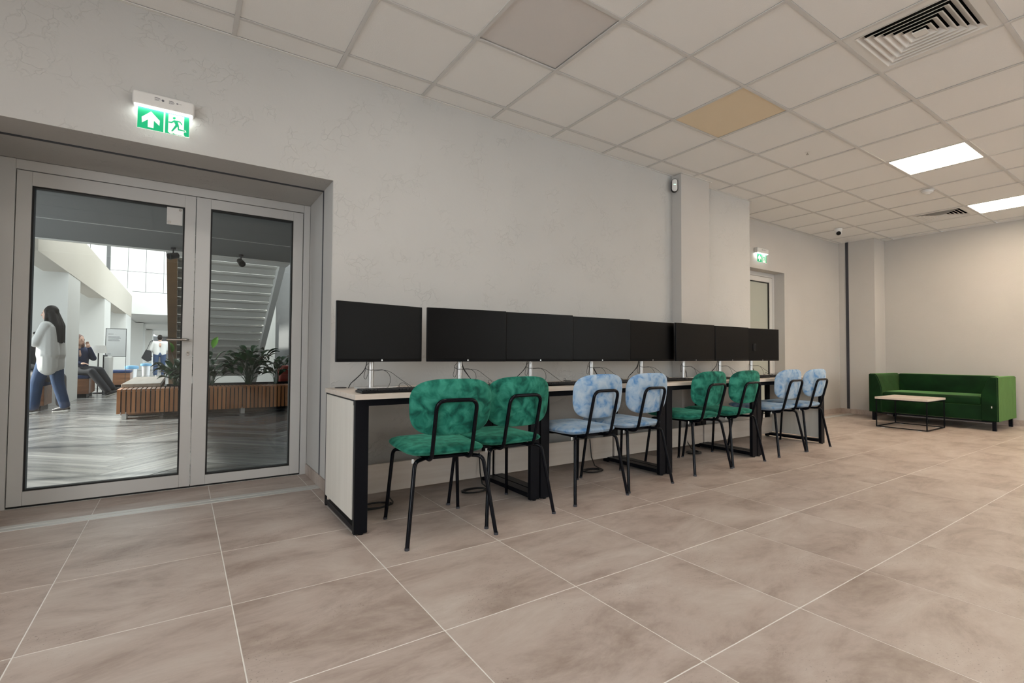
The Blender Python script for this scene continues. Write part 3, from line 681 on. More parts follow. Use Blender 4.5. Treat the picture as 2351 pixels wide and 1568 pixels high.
# ================================================================== DESKS
DY0, DY1, DZT, DTH = 2.619, 3.27, 0.741, 0.027
DX = [0.762, 1.990, 3.262, 4.588, 5.940]
dl = ['first pale desk with a black frame and white end panel beside the double doorway', 'second pale desk from the doorway, behind the two blue chairs',
      'third pale desk from the doorway, behind the middle green chairs', 'last pale desk at the far end of the row']
for k in range(4):
    x0, x1 = DX[k], DX[k + 1]
    t = thing('desk', dl[k], 'desk', ((x0 + x1) / 2, (DY0 + DY1) / 2, 0), 0, 'desks in one row along the wall')
    W = (x1 - x0) / 2; Dp = (DY1 - DY0) / 2
    b = NB(); box(b, (-W + 0.001, -Dp, DZT - DTH), (W - 0.001, Dp, DZT), 0.0012, 1); obj('worktop', b, 'maple', t)
    LW = 0.072; z1 = DZT - DTH - 0.001
    for s in (-1, 1):
        xo, xi = (s * (W - 0.006), s * (W - 0.006 - LW)); xa, xb = min(xo, xi), max(xo, xi)
        b = NB()
        box(b, (xa, -Dp + 0.008, 0.008), (xb, -Dp + 0.038, z1), 0.0015, 1)
        box(b, (xa, Dp - 0.038, 0.008), (xb, Dp - 0.008, z1), 0.0015, 1)
        box(b, (xa, -Dp + 0.038, 0.020), (xb, Dp - 0.038, 0.050), 0.0015, 1)
        box(b, (xa, -Dp + 0.038, z1 - 0.03), (xb, Dp - 0.038, z1), 0.0015, 1)
        f = obj('leg_frame', b, 'black', t)
        for yy in (-Dp + 0.024, Dp - 0.024):
            b = NB(); lathe(b, [(0, 0), (0.013, 0), (0.013, 0.009), (0, 0.009)], 14, (xb - 0.03, yy, 0)); obj('foot', b, 'black', f)
    b = NB(); box(b, (-W + LW + 0.006, -Dp + 0.010, z1 - 0.034), (W - LW - 0.006, -Dp + 0.034, z1), 0.001, 1); obj('front_rail', b, 'black', t)
    b = NB(); box(b, (-W + 0.012, Dp - 0.062, 0.045), (W - 0.012, Dp - 0.044, 0.232), 0.001, 1); obj('modesty_panel', b, 'maple', t)
    if k == 0:
        b = NB(); box(b, (-W + 0.002, -Dp + 0.044, 0.078), (-W + 0.018, Dp - 0.040, z1 - 0.008), 0.001, 1); p = obj('end_panel', b, 'maple_v', t); p['label'] = 'white end panel'
    if k == 3:
        b = NB(); box(b, (W - 0.018, -Dp + 0.044, 0.060), (W - 0.002, Dp - 0.040, z1 - 0.008), 0.001, 1); p = obj('end_panel', b, 'maple_v', t); p['label'] = 'white end panel'
    for gx in ((-W + 0.085), (-W + 0.735)):
        b = NB(); lathe(b, [(0, 0.0), (0.036, 0.0), (0.036, 0.003), (0.03, 0.004), (0, 0.004)], 22, (gx, Dp - 0.045, DZT)); obj('cable_grommet', b, 'bezel', t)

# ================================================================== MONITORS
def make_monitor():
    t = thing('monitor', '', 'monitor')
    W, H = 0.306, 0.1815; yc = -0.0
    b = NB(); box(b, (-W, 0.0, 0.910), (W, 0.022, 0.910 + 2 * H), 0.003, 2); box(b, (-0.2, 0.02, 0.96), (0.2, 0.045, 1.2), 0.01, 2); obj('casing', b, 'bezel', t)
    b = NB(); box(b, (-W + 0.004, -0.0015, 0.928), (W - 0.004, 0.001, 0.910 + 2 * H - 0.004)); obj('display', b, 'screen', t, smooth=False)
    b = NB(); lathe(b, [(0, 0), (0.0058, 0), (0.0058, 0.001), (0, 0.001)], 18); bmesh.ops.transform(b, matrix=Matrix.Translation((0, -0.0002, 0.9195)) @ Matrix.Rotation(PI / 2, 4, 'X'), verts=b.verts[:])
    lg = obj('logo_disc', b, 'silver', t)
    b = NB()   # two slanted letter strokes on the round emblem
    for dx, z0, z1 in ((-0.0026, -0.0016, 0.004), (-0.0008, -0.0018, 0.0015), (0.0010, -0.004, 0.0016), (0.0028, -0.0014, 0.0016)):
        prism(b, [(dx, z0), (dx + 0.0007, z0), (dx + 0.0017, z1), (dx + 0.001, z1)], lambda u, v: (u, -0.0012, 0.9195 + v), lambda u, v: (u, -0.0016, 0.9195 + v))
    obj('logo_letters', b, 'print', lg, smooth=False)
    return t
def monitor_stand(t, c, z=DZT):
    # c: stand position relative to the monitor root
    b = NB(); lathe(b, [(0, 0), (0.019, 0), (0.019, 0.36), (0, 0.36)], 22, (c[0], c[1], z + 0.006)); obj('stand_pole', b, 'silver', t)
    b = NB(); o_ = rrect(0.140, 0.130, 0.085, 0.05, 6)
    prism(b, o_, lambda u, v: (c[0] + 0.045 + u, c[1] + 0.01 + v, z), lambda u, v: (c[0] + 0.045 + u * 0.985, c[1] + 0.01 + v * 0.985, z + 0.007)); obj('stand_base', b, 'silver', t)
    b = NB(); box(b, (c[0] - 0.026, c[1] - 0.05, 1.02), (c[0] + 0.026, c[1] + 0.02, 1.10), 0.004, 1); obj('bracket', b, 'bezel', t)
def cables(t, c, seed, mirror=1):
    r = random.Random(seed); z = DZT
    for k in range(3):
        dz = r.uniform(-0.01, 0.01); s = mirror
        p = [(c[0] - 0.02 * s, c[1] + 0.01, 0.93 + dz), (c[0] - 0.03 * s, c[1] + 0.015, 0.86 + dz), (c[0] - (0.07 + 0.01 * k) * s, c[1] + 0.03, 0.815 - 0.01 * k), (c[0] - 0.115 * s, c[1] + 0.045, 0.772), (c[0] - 0.125 * s, c[1] + 0.05, z + 0.003)]
        b = NB(); tube(b, fillet(p, 0.05, 5), 0.0026 - 0.0004 * k, 6); obj('cable', b, 'cable', t)
    # loose loops towards the keyboard
    p = [(c[0] - 0.015, c[1], 0.905), (c[0] - 0.05, c[1] - 0.01, 0.87), (c[0] - 0.03, c[1] - 0.03, 0.855), (c[0] + 0.06, c[1] - 0.05, 0.86), (c[0] + 0.10, c[1] - 0.06, 0.83), (c[0] + 0.09, c[1] - 0.09, 0.78), (c[0] + 0.05, c[1] - 0.12, z + 0.004)]
    b = NB(); tube(b, fillet(p, 0.04, 6), 0.0015, 6); obj('cable', b, 'cable', t)
    x = 0.10 + r.uniform(0, 0.05)
    p = [(c[0] + 0.01, c[1], 0.85), (c[0] + x, c[1] - 0.02, 0.857), (c[0] + x + 0.06, c[1] - 0.06, 0.80), (c[0] + x + 0.12, c[1] - 0.12, z + 0.004)]
    b = NB(); tube(b, fillet(p, 0.05, 6), 0.0015, 6); obj('cable', b, 'cable', t)
    p = [(c[0] - 0.03, c[1] + 0.01, 0.87), (c[0] - 0.05, c[1], 0.81), (c[0] - 0.035, c[1], 0.795), (c[0] - 0.02, c[1], 0.83), (c[0] - 0.02, c[1], 0.88)]
    b = NB(); tube(b, fillet(p, 0.02, 5), 0.0015, 6); obj('cable', b, 'cable', t)
mon = [  # centre x, y, angle, pole x
    (1.045, 3.025, 10.6, 1.008), (1.650, 3.010, -6.2, 1.639), (2.263, 2.987, -6.0, 2.259), (2.917, 2.997, -4.3, 2.899),
    (3.597, 3.042, 1.1, 3.521), (4.172, 2.998, 1.3, 4.132), (4.842, 3.034, -1.1, 4.733), (5.462, 3.056, -7.2, 5.324)]
mlab = ['leftmost black monitor, turned away from the others, by the doorway', 'second black monitor from the doorway, above the nearest green chair',
        'third black monitor from the doorway, above the second green chair', 'fourth black monitor from the doorway, above the first blue chair',
        'fifth black monitor from the doorway, above the second blue chair', 'sixth black monitor from the doorway, in front of the pilaster',
        'seventh black monitor from the doorway, second last of the row', 'rightmost black monitor of the row, in front of the frosted door']
proto = make_monitor()
for k, (x, y, a, px) in enumerate(mon):
    o = proto if k == 0 else copy_tree(proto_clean)
    if k == 0: proto_clean = copy_tree(proto)
    o.location = (x, y, 0); o.rotation_euler.z = math.radians(a)
    tag(o, mlab[k], 'monitor', 'row of black monitors on the desks')
    wsc = (0.970, 0.965, 0.968, 1.0, 1.01, 1.02, 0.96, 0.92)[k]
    for ch in o.children: ch.scale.x = wsc if ch.name.startswith(('casing', 'display')) else 1
    d = Matrix.Rotation(-math.radians(a), 3, 'Z') @ Vector((px - x, 3.10 - y, 0))
    # casing is scaled in x only: the stand keeps its real place
    monitor_stand(o, (d.x, d.y + 0.015)); cables(o, (d.x, d.y + 0.015), 10 + k, 1 if k % 2 == 0 else -1)
for o in [proto_clean] + list(proto_clean.children_recursive): bpy.data.objects.remove(o)

# ================================================================== KEYBOARDS AND MICE
def make_keyboard():
    t = thing('keyboard', '', 'keyboard')
    b = NB(); box(b, (-0.222, -0.068, 0.001), (0.222, 0.068, 0.015), 0.004, 2); obj('body', b, 'bezel', t)
    b = NB()
    for r in range(6):
        y = -0.052 + r * 0.0205
        n = 21
        for c in range(n):
            x = -0.205 + c * 0.0205
            if c in (15, 17) and r in (1, 2): continue
            if r == 0 and 4 <= c <= 9:
                if c == 4: box(b, (x - 0.008, y - 0.008, 0.015), (x + 5 * 0.0205 + 0.008, y + 0.008, 0.022), 0)
                continue
            box(b, (x - 0.008, y - 0.008, 0.015), (x + 0.008, y + 0.008, 0.022), 0)
    k = obj('keys', b, 'keys', t, smooth=False); k['kind'] = 'stuff'
    for s in (-1, 1):
        b = NB(); box(b, (s * 0.18 - 0.012, 0.050, -0.0), (s * 0.18 + 0.012, 0.062, 0.003)); obj('riser_foot', b, 'bezel', t)
    b = NB(); tube(b, fillet([(0.04, 0.066, 0.010), (0.05, 0.12, 0.035), (0.10, 0.17, 0.045), (0.16, 0.21, 0.006), (0.10, 0.26, 0.004)], 0.05, 6), 0.0015, 6); obj('cord', b, 'cable', t)
    return t
kb = [(1.040, 2.740, -1), (1.70, 2.78, 2), (2.36, 2.78, -2), (2.93, 2.78, 1), (3.57, 2.80, 0), (4.17, 2.79, 2), (4.80, 2.80, -1), (5.33, 2.84, 0)]
klab = ['black keyboard in front of the leftmost monitor, nearest the doorway', 'black keyboard below the second monitor, behind the nearest green chair',
        'black keyboard below the third monitor, behind the second green chair', 'black keyboard below the fourth monitor, behind the first blue chair',
        'black keyboard below the fifth monitor, beside the middle green chairs', 'black keyboard below the sixth monitor in front of the pilaster',
        'black keyboard below the seventh monitor', 'black keyboard below the rightmost monitor']
kproto = make_keyboard()
for k, (x, y, a) in enumerate(kb):
    o = kproto if k == 0 else copy_tree(kproto)
    o.location = (x, y, DZT); o.rotation_euler.z = math.radians(a); tag(o, klab[k], 'keyboard', 'black keyboards on the desks')
def mouse(x, y, label):
    t = thing('computer_mouse', label, 'mouse', (x, y, DZT), 0.2, 'black computer mice on the last desk')
    b = NB(); o_ = rrect(0.026, 0.030, 0.052, 0.024, 5); pad(b, o_, 0.052, lambda u, v, w: (u, v, max(0.001, w + 0.012)), 2.5); obj('body', b, 'bezel', t)
    b = NB(); tube(b, fillet([(0, 0.05, 0.01), (0.01, 0.12, 0.03), (-0.03, 0.2, 0.02), (-0.08, 0.26, 0.004)], 0.05, 5), 0.0014, 6); obj('cord', b, 'cable', t)
mouse(5.60, 2.80, 'black computer mouse right of the keyboard below the rightmost monitor')
mouse(5.84, 2.95, 'black computer mouse at the far end of the desk row')

# ================================================================== CHAIRS
def make_chair():
    t = thing('velvet_chair', '', 'chair')
    # seat: rear narrower, thick soft pad, front towards +y
    b = NB(); o_ = superell(0.217, 0.240, 6.0, 80, 0.03)
    pad(b, o_, 0.062, lambda u, v, w: (u, v + 0.045, 0.451 + w + 0.006 * (v / 0.23) ** 2), 4.5); obj('seat', b, None, t)
    # backrest: rounded, curved around the sitter
    b = NB(); o_ = superell(0.222, 0.146, 3.3, 72, 0.03)
    pad(b, o_, 0.042, lambda u, v, w: (u, -0.222 - 0.10 * (v + 0.143) + w + 0.75 * u * u, 0.688 + v), 5.0); obj('backrest', b, None, t)
    b = NB(); x = 0.107
    tube(b, fillet([(-x, 0.05, 0.414), (-x, -0.205, 0.414), (-x, -0.285, 0.727), (x, -0.285, 0.727), (x, -0.205, 0.414), (x, 0.05, 0.414)], 0.05, 7), 0.0105, 12); obj('back_support', b, 'chair_metal', t)
    for s in (-1, 1):
        for pts in ([(s * 0.10, -0.10, 0.411), (s * 0.185, -0.182, 0.411), (s * 0.237, -0.243, 0.0)], [(s * 0.10, 0.10, 0.411), (s * 0.192, 0.215, 0.411), (s * 0.221, 0.258, 0.0)]):
            b = NB(); tube(b, fillet(pts, 0.035, 6), 0.0105, 12); lg = obj('leg', b, 'chair_metal', t)
            b = NB(); lathe(b, [(0, 0), (0.012, 0), (0.012, 0.012), (0, 0.012)], 12, pts[-1]); obj('rubber_foot', b, 'rubber', lg)
    b = NB(); box(b, (-0.13, -0.13, 0.405), (0.13, 0.14, 0.422), 0.003, 1); obj('mounting_plate', b, 'chair_metal', t)
    b = NB(); box(b, (-0.192, -0.150, 0.398), (-0.180, -0.149, 0.420)); obj('care_tag', b, 'whitetag', t)
    return t
chairs = [  # x, rear-leg y, rotation, colour, scale, label
    (1.174, 2.278, -6.0, 'green', 1.02, 'green velvet chair nearest the camera at the first desk'),
    (1.654, 2.357, 0.0, 'green', 1.0, 'second green velvet chair, right of the nearest chair, at the first desk'),
    (2.331, 2.394, 0.0, 'blue', 1.0, 'light blue velvet chair on the left at the second desk'),
    (2.850, 2.425, 1.0, 'blue', 1.01, 'light blue velvet chair on the right at the second desk'),
    (3.675, 2.476, 0.0, 'green', 1.05, 'green velvet chair on the left at the third desk'),
    (4.205, 2.481, 0.0, 'green', 1.05, 'green velvet chair on the right at the third desk'),
    (4.992, 2.498, 0.0, 'blue', 1.08, 'light blue velvet chair on the left at the last desk'),
    (5.524, 2.500, 0.0, 'blue', 1.04, 'light blue velvet chair at the far end of the row')]
base = make_chair()
for k, (x, y, a, c, s, lab) in enumerate(chairs):
    o = base if k == 0 else copy_tree(base)
    o.scale = (s, s, 1.0)
    a = math.radians(a); o.rotation_euler = (0, 0, a)
    cy_ = Vector((0, 0.243 * s)); cy_.rotate(Matrix.Rotation(a, 2)) if False else None
    o.location = (x - math.sin(a) * 0.243 * s, y + math.cos(a) * 0.243 * s, 0)
    tag(o, lab, 'chair', 'velvet chairs along the desks')
    for ch in o.children:
        if ch.name.split('.')[0] in ('seat', 'backrest'):
            me = ch.data.copy(); me.materials.clear(); me.materials.append(M[c]); ch.data = me

# ================================================================== FLOOR CABLES UNDER DESKS
def coil(x, y, R, n, label, seed):
    r = random.Random(seed); pts = []
    for k in range(n * 12 + 1):
        a = 2 * PI * k / 12; rr = R * (1 + 0.18 * math.sin(a * 0.7 + seed)); pts.append((rr * math.cos(a), 0.6 * rr * math.sin(a), 0.008 + 0.0035 * (k / 12)))
    pts += [(R * 1.3, 0.1, 0.02), (R * 1.5, 0.16, 0.08), (R * 1.5, 0.18, 0.23)]
    b = NB(); tube(b, pts, 0.005, 6); o = obj('cable_coil', b, 'cable', None, (x, y, 0)); tag(o, label, 'cable', 'cable coils on the floor')
coil(1.02, 3.05, 0.10, 3, 'black cable coil on the floor under the first desk by its end panel', 1)
coil(1.72, 3.02, 0.09, 3, 'black cable coil on the floor under the first desk behind the chair legs', 2)
coil(2.83, 3.02, 0.09, 3, 'black cable coil on the floor under the second desk', 3)
coil(4.2, 3.05, 0.08, 3, 'black cable coil on the floor under the third desk', 4)

# ================================================================== SOFA
SX_, SX2, SY0, SY1 = 8.82, 9.70, 1.815, 3.268
t = thing('sofa', 'dark green velvet two-seat sofa with block arms against the far wall', 'sofa', (SX_, SY0, 0))
Dp, Wd = SX2 - SX_, SY1 - SY0
def arm(y0, y1, inner):
    b = NB(); n = 10; poly = []
    # section in (y,z); the inner side flares
    zs = [0.127, 0.45] + [0.45 + 0.26 * (k / n) for k in range(1, n + 1)]
    def th(z): return 0.17 if z <= 0.45 else 0.17 - 0.075 * ((z - 0.45) / 0.255) ** 1.6
    if inner > 0: poly = [(y0, 0.127)] + [(y0 + th(z), z) for z in zs[:-1]] + [(y0 + th(0.7) - 0.02, 0.708), (y0 + 0.015, 0.708), (y0, 0.695)]
    else: poly = [(y1, 0.127)] + [(y1 - th(z), z) for z in zs[:-1]] + [(y1 - th(0.7) + 0.02, 0.708), (y1 - 0.015, 0.708), (y1, 0.695)]
    prism(b, poly, lambda u, v: (0.0, u, v), lambda u, v: (Dp, u, v))
    bmesh.ops.recalc_face_normals(b, faces=b.faces[:])
    fe = [e for e in b.edges if all(abs(v.co.x) < 1e-6 for v in e.verts)]
    bmesh.ops.bevel(b, geom=fe, offset=0.012, segments=3, affect='EDGES'); return obj('armrest', b, 'sofa', t)
arm(0, 0.17, 1); arm(Wd - 0.17, Wd, -1)
b = NB(); box(b, (Dp - 0.20, 0.16, 0.127), (Dp, Wd - 0.16, 0.706), 0.02, 3); obj('backrest', b, 'sofa', t)
b = NB(); box(b, (0.012, 0.165, 0.135), (Dp - 0.19, Wd - 0.165, 0.33), 0.01, 2); obj('seat_base', b, 'sofa', t)
b = NB(); box(b, (0.003, 0.162, 0.325), (Dp - 0.19, Wd - 0.162, 0.448), 0.045, 5); obj('seat_cushion', b, 'sofa', t)
for x in (0.03, Dp - 0.06):
    for y in (0.03, Wd - 0.07):
        b = NB(); box(b, (x, y, 0.0), (x + 0.04, y + 0.04, 0.128), 0.002, 1); obj('leg', b, 'black', t)
for x in (0.02, Dp - 0.06): b = NB(); box(b, (x, 0.05, 0.112), (x + 0.03, Wd - 0.05, 0.127)); obj('base_rail', b, 'black', t)
b = NB(); box(b, (-0.002, 0.06, 0.30), (0.001, 0.07, 0.325)); obj('label_tag', b, 'whitetag', t)

# ================================================================== COFFEE TABLE
TX0, TX1, TY0, TY1 = 7.975, 8.655, 2.303, 2.885
t = thing('coffee_table', 'low coffee table with pale top and thin black frame in front of the sofa', 'coffee table', (TX0, TY0, 0))
tw, td = TX1 - TX0, TY1 - TY0
b = NB(); box(b, (0, 0, 0.388), (tw, td, 0.415), 0.0015, 1); obj('tabletop', b, 'maple', t)
q = 0.012
for x in (0.008, tw - 0.008 - q):
    for y in (0.008, td - 0.008 - q):
        b = NB(); box(b, (x, y, 0.006), (x + q, y + q, 0.388)); obj('leg', b, 'black', t, smooth=False)
b = NB()
for z in (0.006, 0.376):
    box(b, (0.008 + q, 0.008, z), (tw - 0.008 - q, 0.008 + q, z + q)); box(b, (0.008 + q, td - 0.008 - q, z), (tw - 0.008 - q, td - 0.008, z + q))
    box(b, (0.008, 0.008 + q, z), (0.008 + q, td - 0.008 - q, z + q)); box(b, (tw - 0.008 - q, 0.008 + q, z), (tw - 0.008, td - 0.008 - q, z + q))
obj('frame_rails', b, 'black', t, smooth=False)
for x, y in ((0.008, 0.07), (0.008, td - 0.11), (tw - 0.02, 0.07), (tw - 0.02, td - 0.11)):
    b = NB(); box(b, (x, y, 0.0), (x + q, y + 0.04, 0.006)); obj('felt_pad', b, 'whitetag', t, smooth=False)

#HALL#
# ================================================================== HALL BEYOND THE GLASS DOOR
# floor: base plus herringbone planks near the door
hf = struct_root('floor_hall', 'grey wood-look herringbone floor of the hall behind the glass door', 'floor')
b = NB(); box(b, (-4.65, 4.31, -0.06), (9, 75, -0.002)); obj('base_layer', b, 'plank', hf, smooth=False)
PW, PL = 0.20, 1.00
t_ = NB(); box(t_, (-PL / 2 + 0.0015, -PW / 2 + 0.0015, -0.012), (PL / 2 - 0.0015, PW / 2 - 0.0015, 0.0)); plank_me = mesh_of(t_, 'plank', 'plank', False)
rot45 = Matrix.Rotation(PI / 4, 2); cnt = 0
cand = []
for i in range(-60, 60):
    for j in range(-14, 15):
        ox, oy = i * PW - j * PL, i * PW + j * PL
        for kind in (0, 1):
            c = (ox + PL / 2, oy + PW / 2) if kind == 0 else (ox + PL + PW / 2, oy + PW - PL / 2)
            w = rot45 @ Vector(c); x, y = w.x - 0.4, w.y + 8.0
            if y - 0.45 < 4.32 or y > 12.3: continue
            xl, xr = -0.24 * y - 0.2, 0.19 * y + 0.2
            if x < xl - 0.35 or x > xr + 0.35: continue
            cand.append((y, x, kind))
cand.sort()
for y, x, kind in cand[:290]:
    link('plank', plank_me, hf, (x, y, 0), (0, 0, PI / 4 + (PI / 2 if kind else 0)))
# hall side of the walls and low grey soffit
b = NB(); box(b, (-4.65, 4.31, 2.6), (9, 9.62, 3.4)); so = struct('ceiling_hall', b, 'soffit', 'low dark grey ceiling of the hall just behind the glass door', 'ceiling')
b = NB(); box(b, (-4.65, 9.60, 2.585), (9, 9.68, 2.72), 0.01, 1); struct('trim_7', b, 'hall_wall', 'pale edge profile of the low hall ceiling', 'trim')
b = NB(); box(b, (-4.65, 8.145, 2.596), (9, 8.165, 2.60)); struct('trim_8', b, 'alu', 'thin pale joint line across the low grey hall ceiling', 'trim')
# fascia band along the left side and window fins beneath it
XFN = -1.75
b = NB(); box(b, (-2.1, 9.68, 2.42), (XFN, 25.6, 3.30)); struct('wall_fascia', b, 'hall_beige', 'beige gallery band running away above the window bays of the hall', 'wall')
b = NB(); box(b, (-4.65, 9.68, 2.56), (-2.1, 46, 2.62)); struct('ceiling_bays', b, 'hall_white', 'white ceiling of the window bays left of the hall', 'ceiling')
fins = [(12.05, 13.33), (17.2, 18.55), (23.4, 25.6), (33.3, 35.3), (43.2, 45.2)]
for k, (y0, y1) in enumerate(fins):
    b = NB(); box(b, (-4.6, y0, 0), (XFN - 0.006, y1, 2.57)); struct('wall_fin_%d' % (k + 1), b, 'hall_wall', ('nearest', 'second', 'third', 'fourth', 'last')[k] + ' pale pillar between the window bays of the hall', 'pillar')
b = NB(); box(b, (-2.1, 25.6, 2.62), (XFN, 60, 3.6)); struct('wall_fascia_far', b, 'hall_white', 'white gallery band at the far end of the hall', 'wall')
# far atrium wall of white panels above a white band
aw = struct_root('wall_atrium', 'white panelled atrium wall high at the far end of the hall', 'wall', (0, 25.7, 0))
b = NB(); box(b, (-8, 0.03, 3.5), (9, 0.2, 9.5)); obj('backing', b, 'rubber', aw, smooth=False)
px_ = [-4.36, -3.74, -3.12, -2.50, -1.91, -1.31, -0.70, -0.09, 0.52, 1.13]
pz_ = [3.5, 4.33, 5.35, 6.37, 7.39]
for i in range(len(px_) - 1):
    for j in range(len(pz_) - 1):
        b = NB(); box(b, (px_[i] + 0.008, 0, pz_[j] + 0.008), (px_[i + 1] - 0.008, 0.03, pz_[j + 1] - 0.008)); obj('wall_panel', b, 'hall_white', aw, smooth=False)
b = NB(); box(b, (-2.60, -0.04, 3.5), (-2.48, -0.001, 9)); obj('dark_post', b, 'dark_wall', aw)
b = NB(); box(b, (-8, 25.68, 2.57), (9, 26.2, 3.49)); struct('wall_band', b, 'hall_white', 'white beam under the panelled atrium wall', 'wall')
b = NB(); box(b, (-1.75, 26.2, 2.62), (-0.15, 66, 2.7)); struct('ceiling_far', b, 'hall_white', 'white ceiling of the far corridor', 'ceiling')
b = NB(); box(b, (-0.1, 62, 0), (9, 62.2, 2.65)); box(b, (-6, 62, 0), (-0.1, 62.2, 2.65)); struct('wall_far', b, 'dark_wall', 'dark end wall of the far corridor', 'wall')
# right part: wall behind the stair with a window, dark side wall
b = NB()
wx0, wx1, wz0, wz1 = 0.35, 1.98, 0.75, 2.07
box(b, (-0.15, 16.4, 0), (wx0, 16.6, 6)); box(b, (wx1, 16.4, 0), (3.2, 16.6, 6)); box(b, (wx0, 16.4, 0), (wx1, 16.6, wz0)); box(b, (wx0, 16.4, wz1), (wx1, 16.6, 6))
struct('wall_stair', b, 'hall_wall', 'pale hall wall with a window behind the staircase', 'wall')
b = NB(); box(b, (2.35, 9.68, 0), (2.5, 16.4, 6)); struct('wall_right_hall', b, 'dark_wall', 'dark grey wall right of the staircase', 'wall')
b = NB(); box(b, (-8, 9.65, 7.2), (9, 26, 7.3)); struct('ceiling_atrium', b, 'hall_white', 'high white ceiling of the atrium', 'ceiling')
w = struct_root('window_3', 'grey framed window behind the staircase seen through the narrow door leaf', 'window', (wx0, 16.45, wz0))
b = NB(); W = wx1 - wx0; H = wz1 - wz0
box(b, (0, -0.03, 0), (W, 0.03, 0.05)); box(b, (0, -0.03, H - 0.05), (W, 0.03, H)); box(b, (0, -0.04, H - 0.32), (W, 0.04, H - 0.26))
for xx in (0, W * 0.45, W - 0.05): box(b, (xx, -0.03, 0.05), (xx + 0.05, 0.03, H - 0.05))
obj('window_frame', b, 'soffit', w)
b = NB(); box(b, (0.05, -0.004, 0.05), (W * 0.45, 0.004, H - 0.33)); obj('pane', b, 'glass', w)
b = NB(); box(b, (W * 0.45 + 0.05, -0.004, 0.05), (W - 0.05, 0.004, H - 0.33)); obj('pane', b, 'glass', w)
b = NB(); box(b, (0.05, 0.0, H - 0.26), (W - 0.05, 0.01, H - 0.05)); obj('blind', b, 'hall_beige', w)
# outside: ground and trees seen through that window
b = NB(); box(b, (-60, 16.7, -0.25), (60, 120, -0.1)); 
struct('floor_outside', b, 'grey_cloth', 'grey paved ground outside the windows', 'ground')
for k, (x, y, r, h) in enumerate(((2.0, 33, 1.8, 3.4), (4.3, 36, 2.2, 4.2), (-0.5 + 3.2, 42, 2.6, 5.0))):
    t = thing('tree', ('left', 'right', 'farthest')[k] + ' bare-looking grey-green tree outside the window behind the staircase', 'tree', (x, y, -0.1), 0, 'trees outside the hall window')
    b = NB(); tube(b, [(0, 0, 0), (0.05, 0, h * 0.4), (0, 0, h * 0.8)], 0.14, 8, 0.06); obj('trunk', b, 'brown', t)
    b = NB(); rr = random.Random(k)
    for q in range(420):
        a, c_, z = rr.uniform(0, 2 * PI), rr.uniform(0, 1) ** 0.5, rr.uniform(-1, 1)
        s_ = math.sqrt(1 - z * z) * c_; p = Vector((s_ * math.cos(a) * r, s_ * math.sin(a) * r, h * 0.75 + z * r * 0.8)); e = Euler((rr.uniform(0, 6), rr.uniform(0, 6), 0)).to_matrix() 
        v = [b.verts.new(p + e @ Vector(d) * rr.uniform(0.14, 0.3)) for d in ((-1, -.3, 0), (0, -.6, 0.1), (1, 0, 0), (0, .6, 0.1))]; b.faces.new(v)
    o = obj('crown', b, 'foliage', t, smooth=False)
# left glass line of the hall (tall mullions, outside the door view)
mw = struct_root('window_4', 'tall window line along the left side of the hall bays', 'window', (-4.6, 4.4, 0))
y = 0.0
while y < 42:
    b = NB(); box(b, (-0.05, y, 0), (0.05, y + 0.07, 2.6)); obj('mullion', b, 'white_frame', mw, smooth=False); y += 1.6
b = NB(); box(b, (-0.05, 0, 0), (0.05, 42, 0.1)); obj('sill_rail', b, 'white_frame', mw, smooth=False)
# right end of the low-ceilinged zone so that the hall is closed
b = NB(); box(b, (5.5, 4.31, 0), (5.7, 9.68, 2.6)); struct('wall_hall_end', b, 'hall_wall', 'pale end wall of the low hall zone', 'wall')

# ---- staircase seen from below
st = thing('staircase', 'white underside of a staircase rising towards the door with a brown left stringer', 'staircase', (0, 0, 0))
sx0, sx1 = -0.10, 1.66
ty, tz, sy, sz = 11.25, 2.98, 0.285, 0.166
ns = 16
for k in range(ns):
    y, z = ty + k * sy, tz - k * sz
    if z < 0.2: break
    b = NB(); box(b, (sx0, y - 0.03, z - 0.045), (sx1, y + sy - 0.012, z), 0.003, 1); box(b, (sx0, y + sy - 0.055, z - sz + 0.004), (sx1, y + sy - 0.03, z - 0.045), 0.0, 1)
    obj('step', b, 'hall_wall', st, smooth=False)
def stringer(x0, x1, m):
    b = NB(); L_ = 17 * sy; zz = lambda y: tz - (y - ty) * sz / sy
    y0, y1 = ty - 0.1, ty + 16.2 * sy
    prism(b, [(y0, zz(y0) - 0.22), (y1, zz(y1) - 0.22), (y1, zz(y1) + 0.16), (y0, zz(y0) + 0.16)], lambda u, v: (x0, u, max(v, 0.0)), lambda u, v: (x1, u, max(v, 0.0)))
    return obj('stringer', b, m, st, smooth=False)
stringer(sx1 + 0.002, sx1 + 0.12, 'hall_white')
q = stringer(sx0 - 0.17, sx0 - 0.002, 'brown'); q['label'] = 'brown wooden stringer'
# upper landing
b = NB(); box(b, (sx0 - 0.17, 9.70, tz - 0.22), (sx1 + 0.12, ty - 0.1, tz + 0.03)); obj('landing', b, 'hall_white', st, smooth=False)
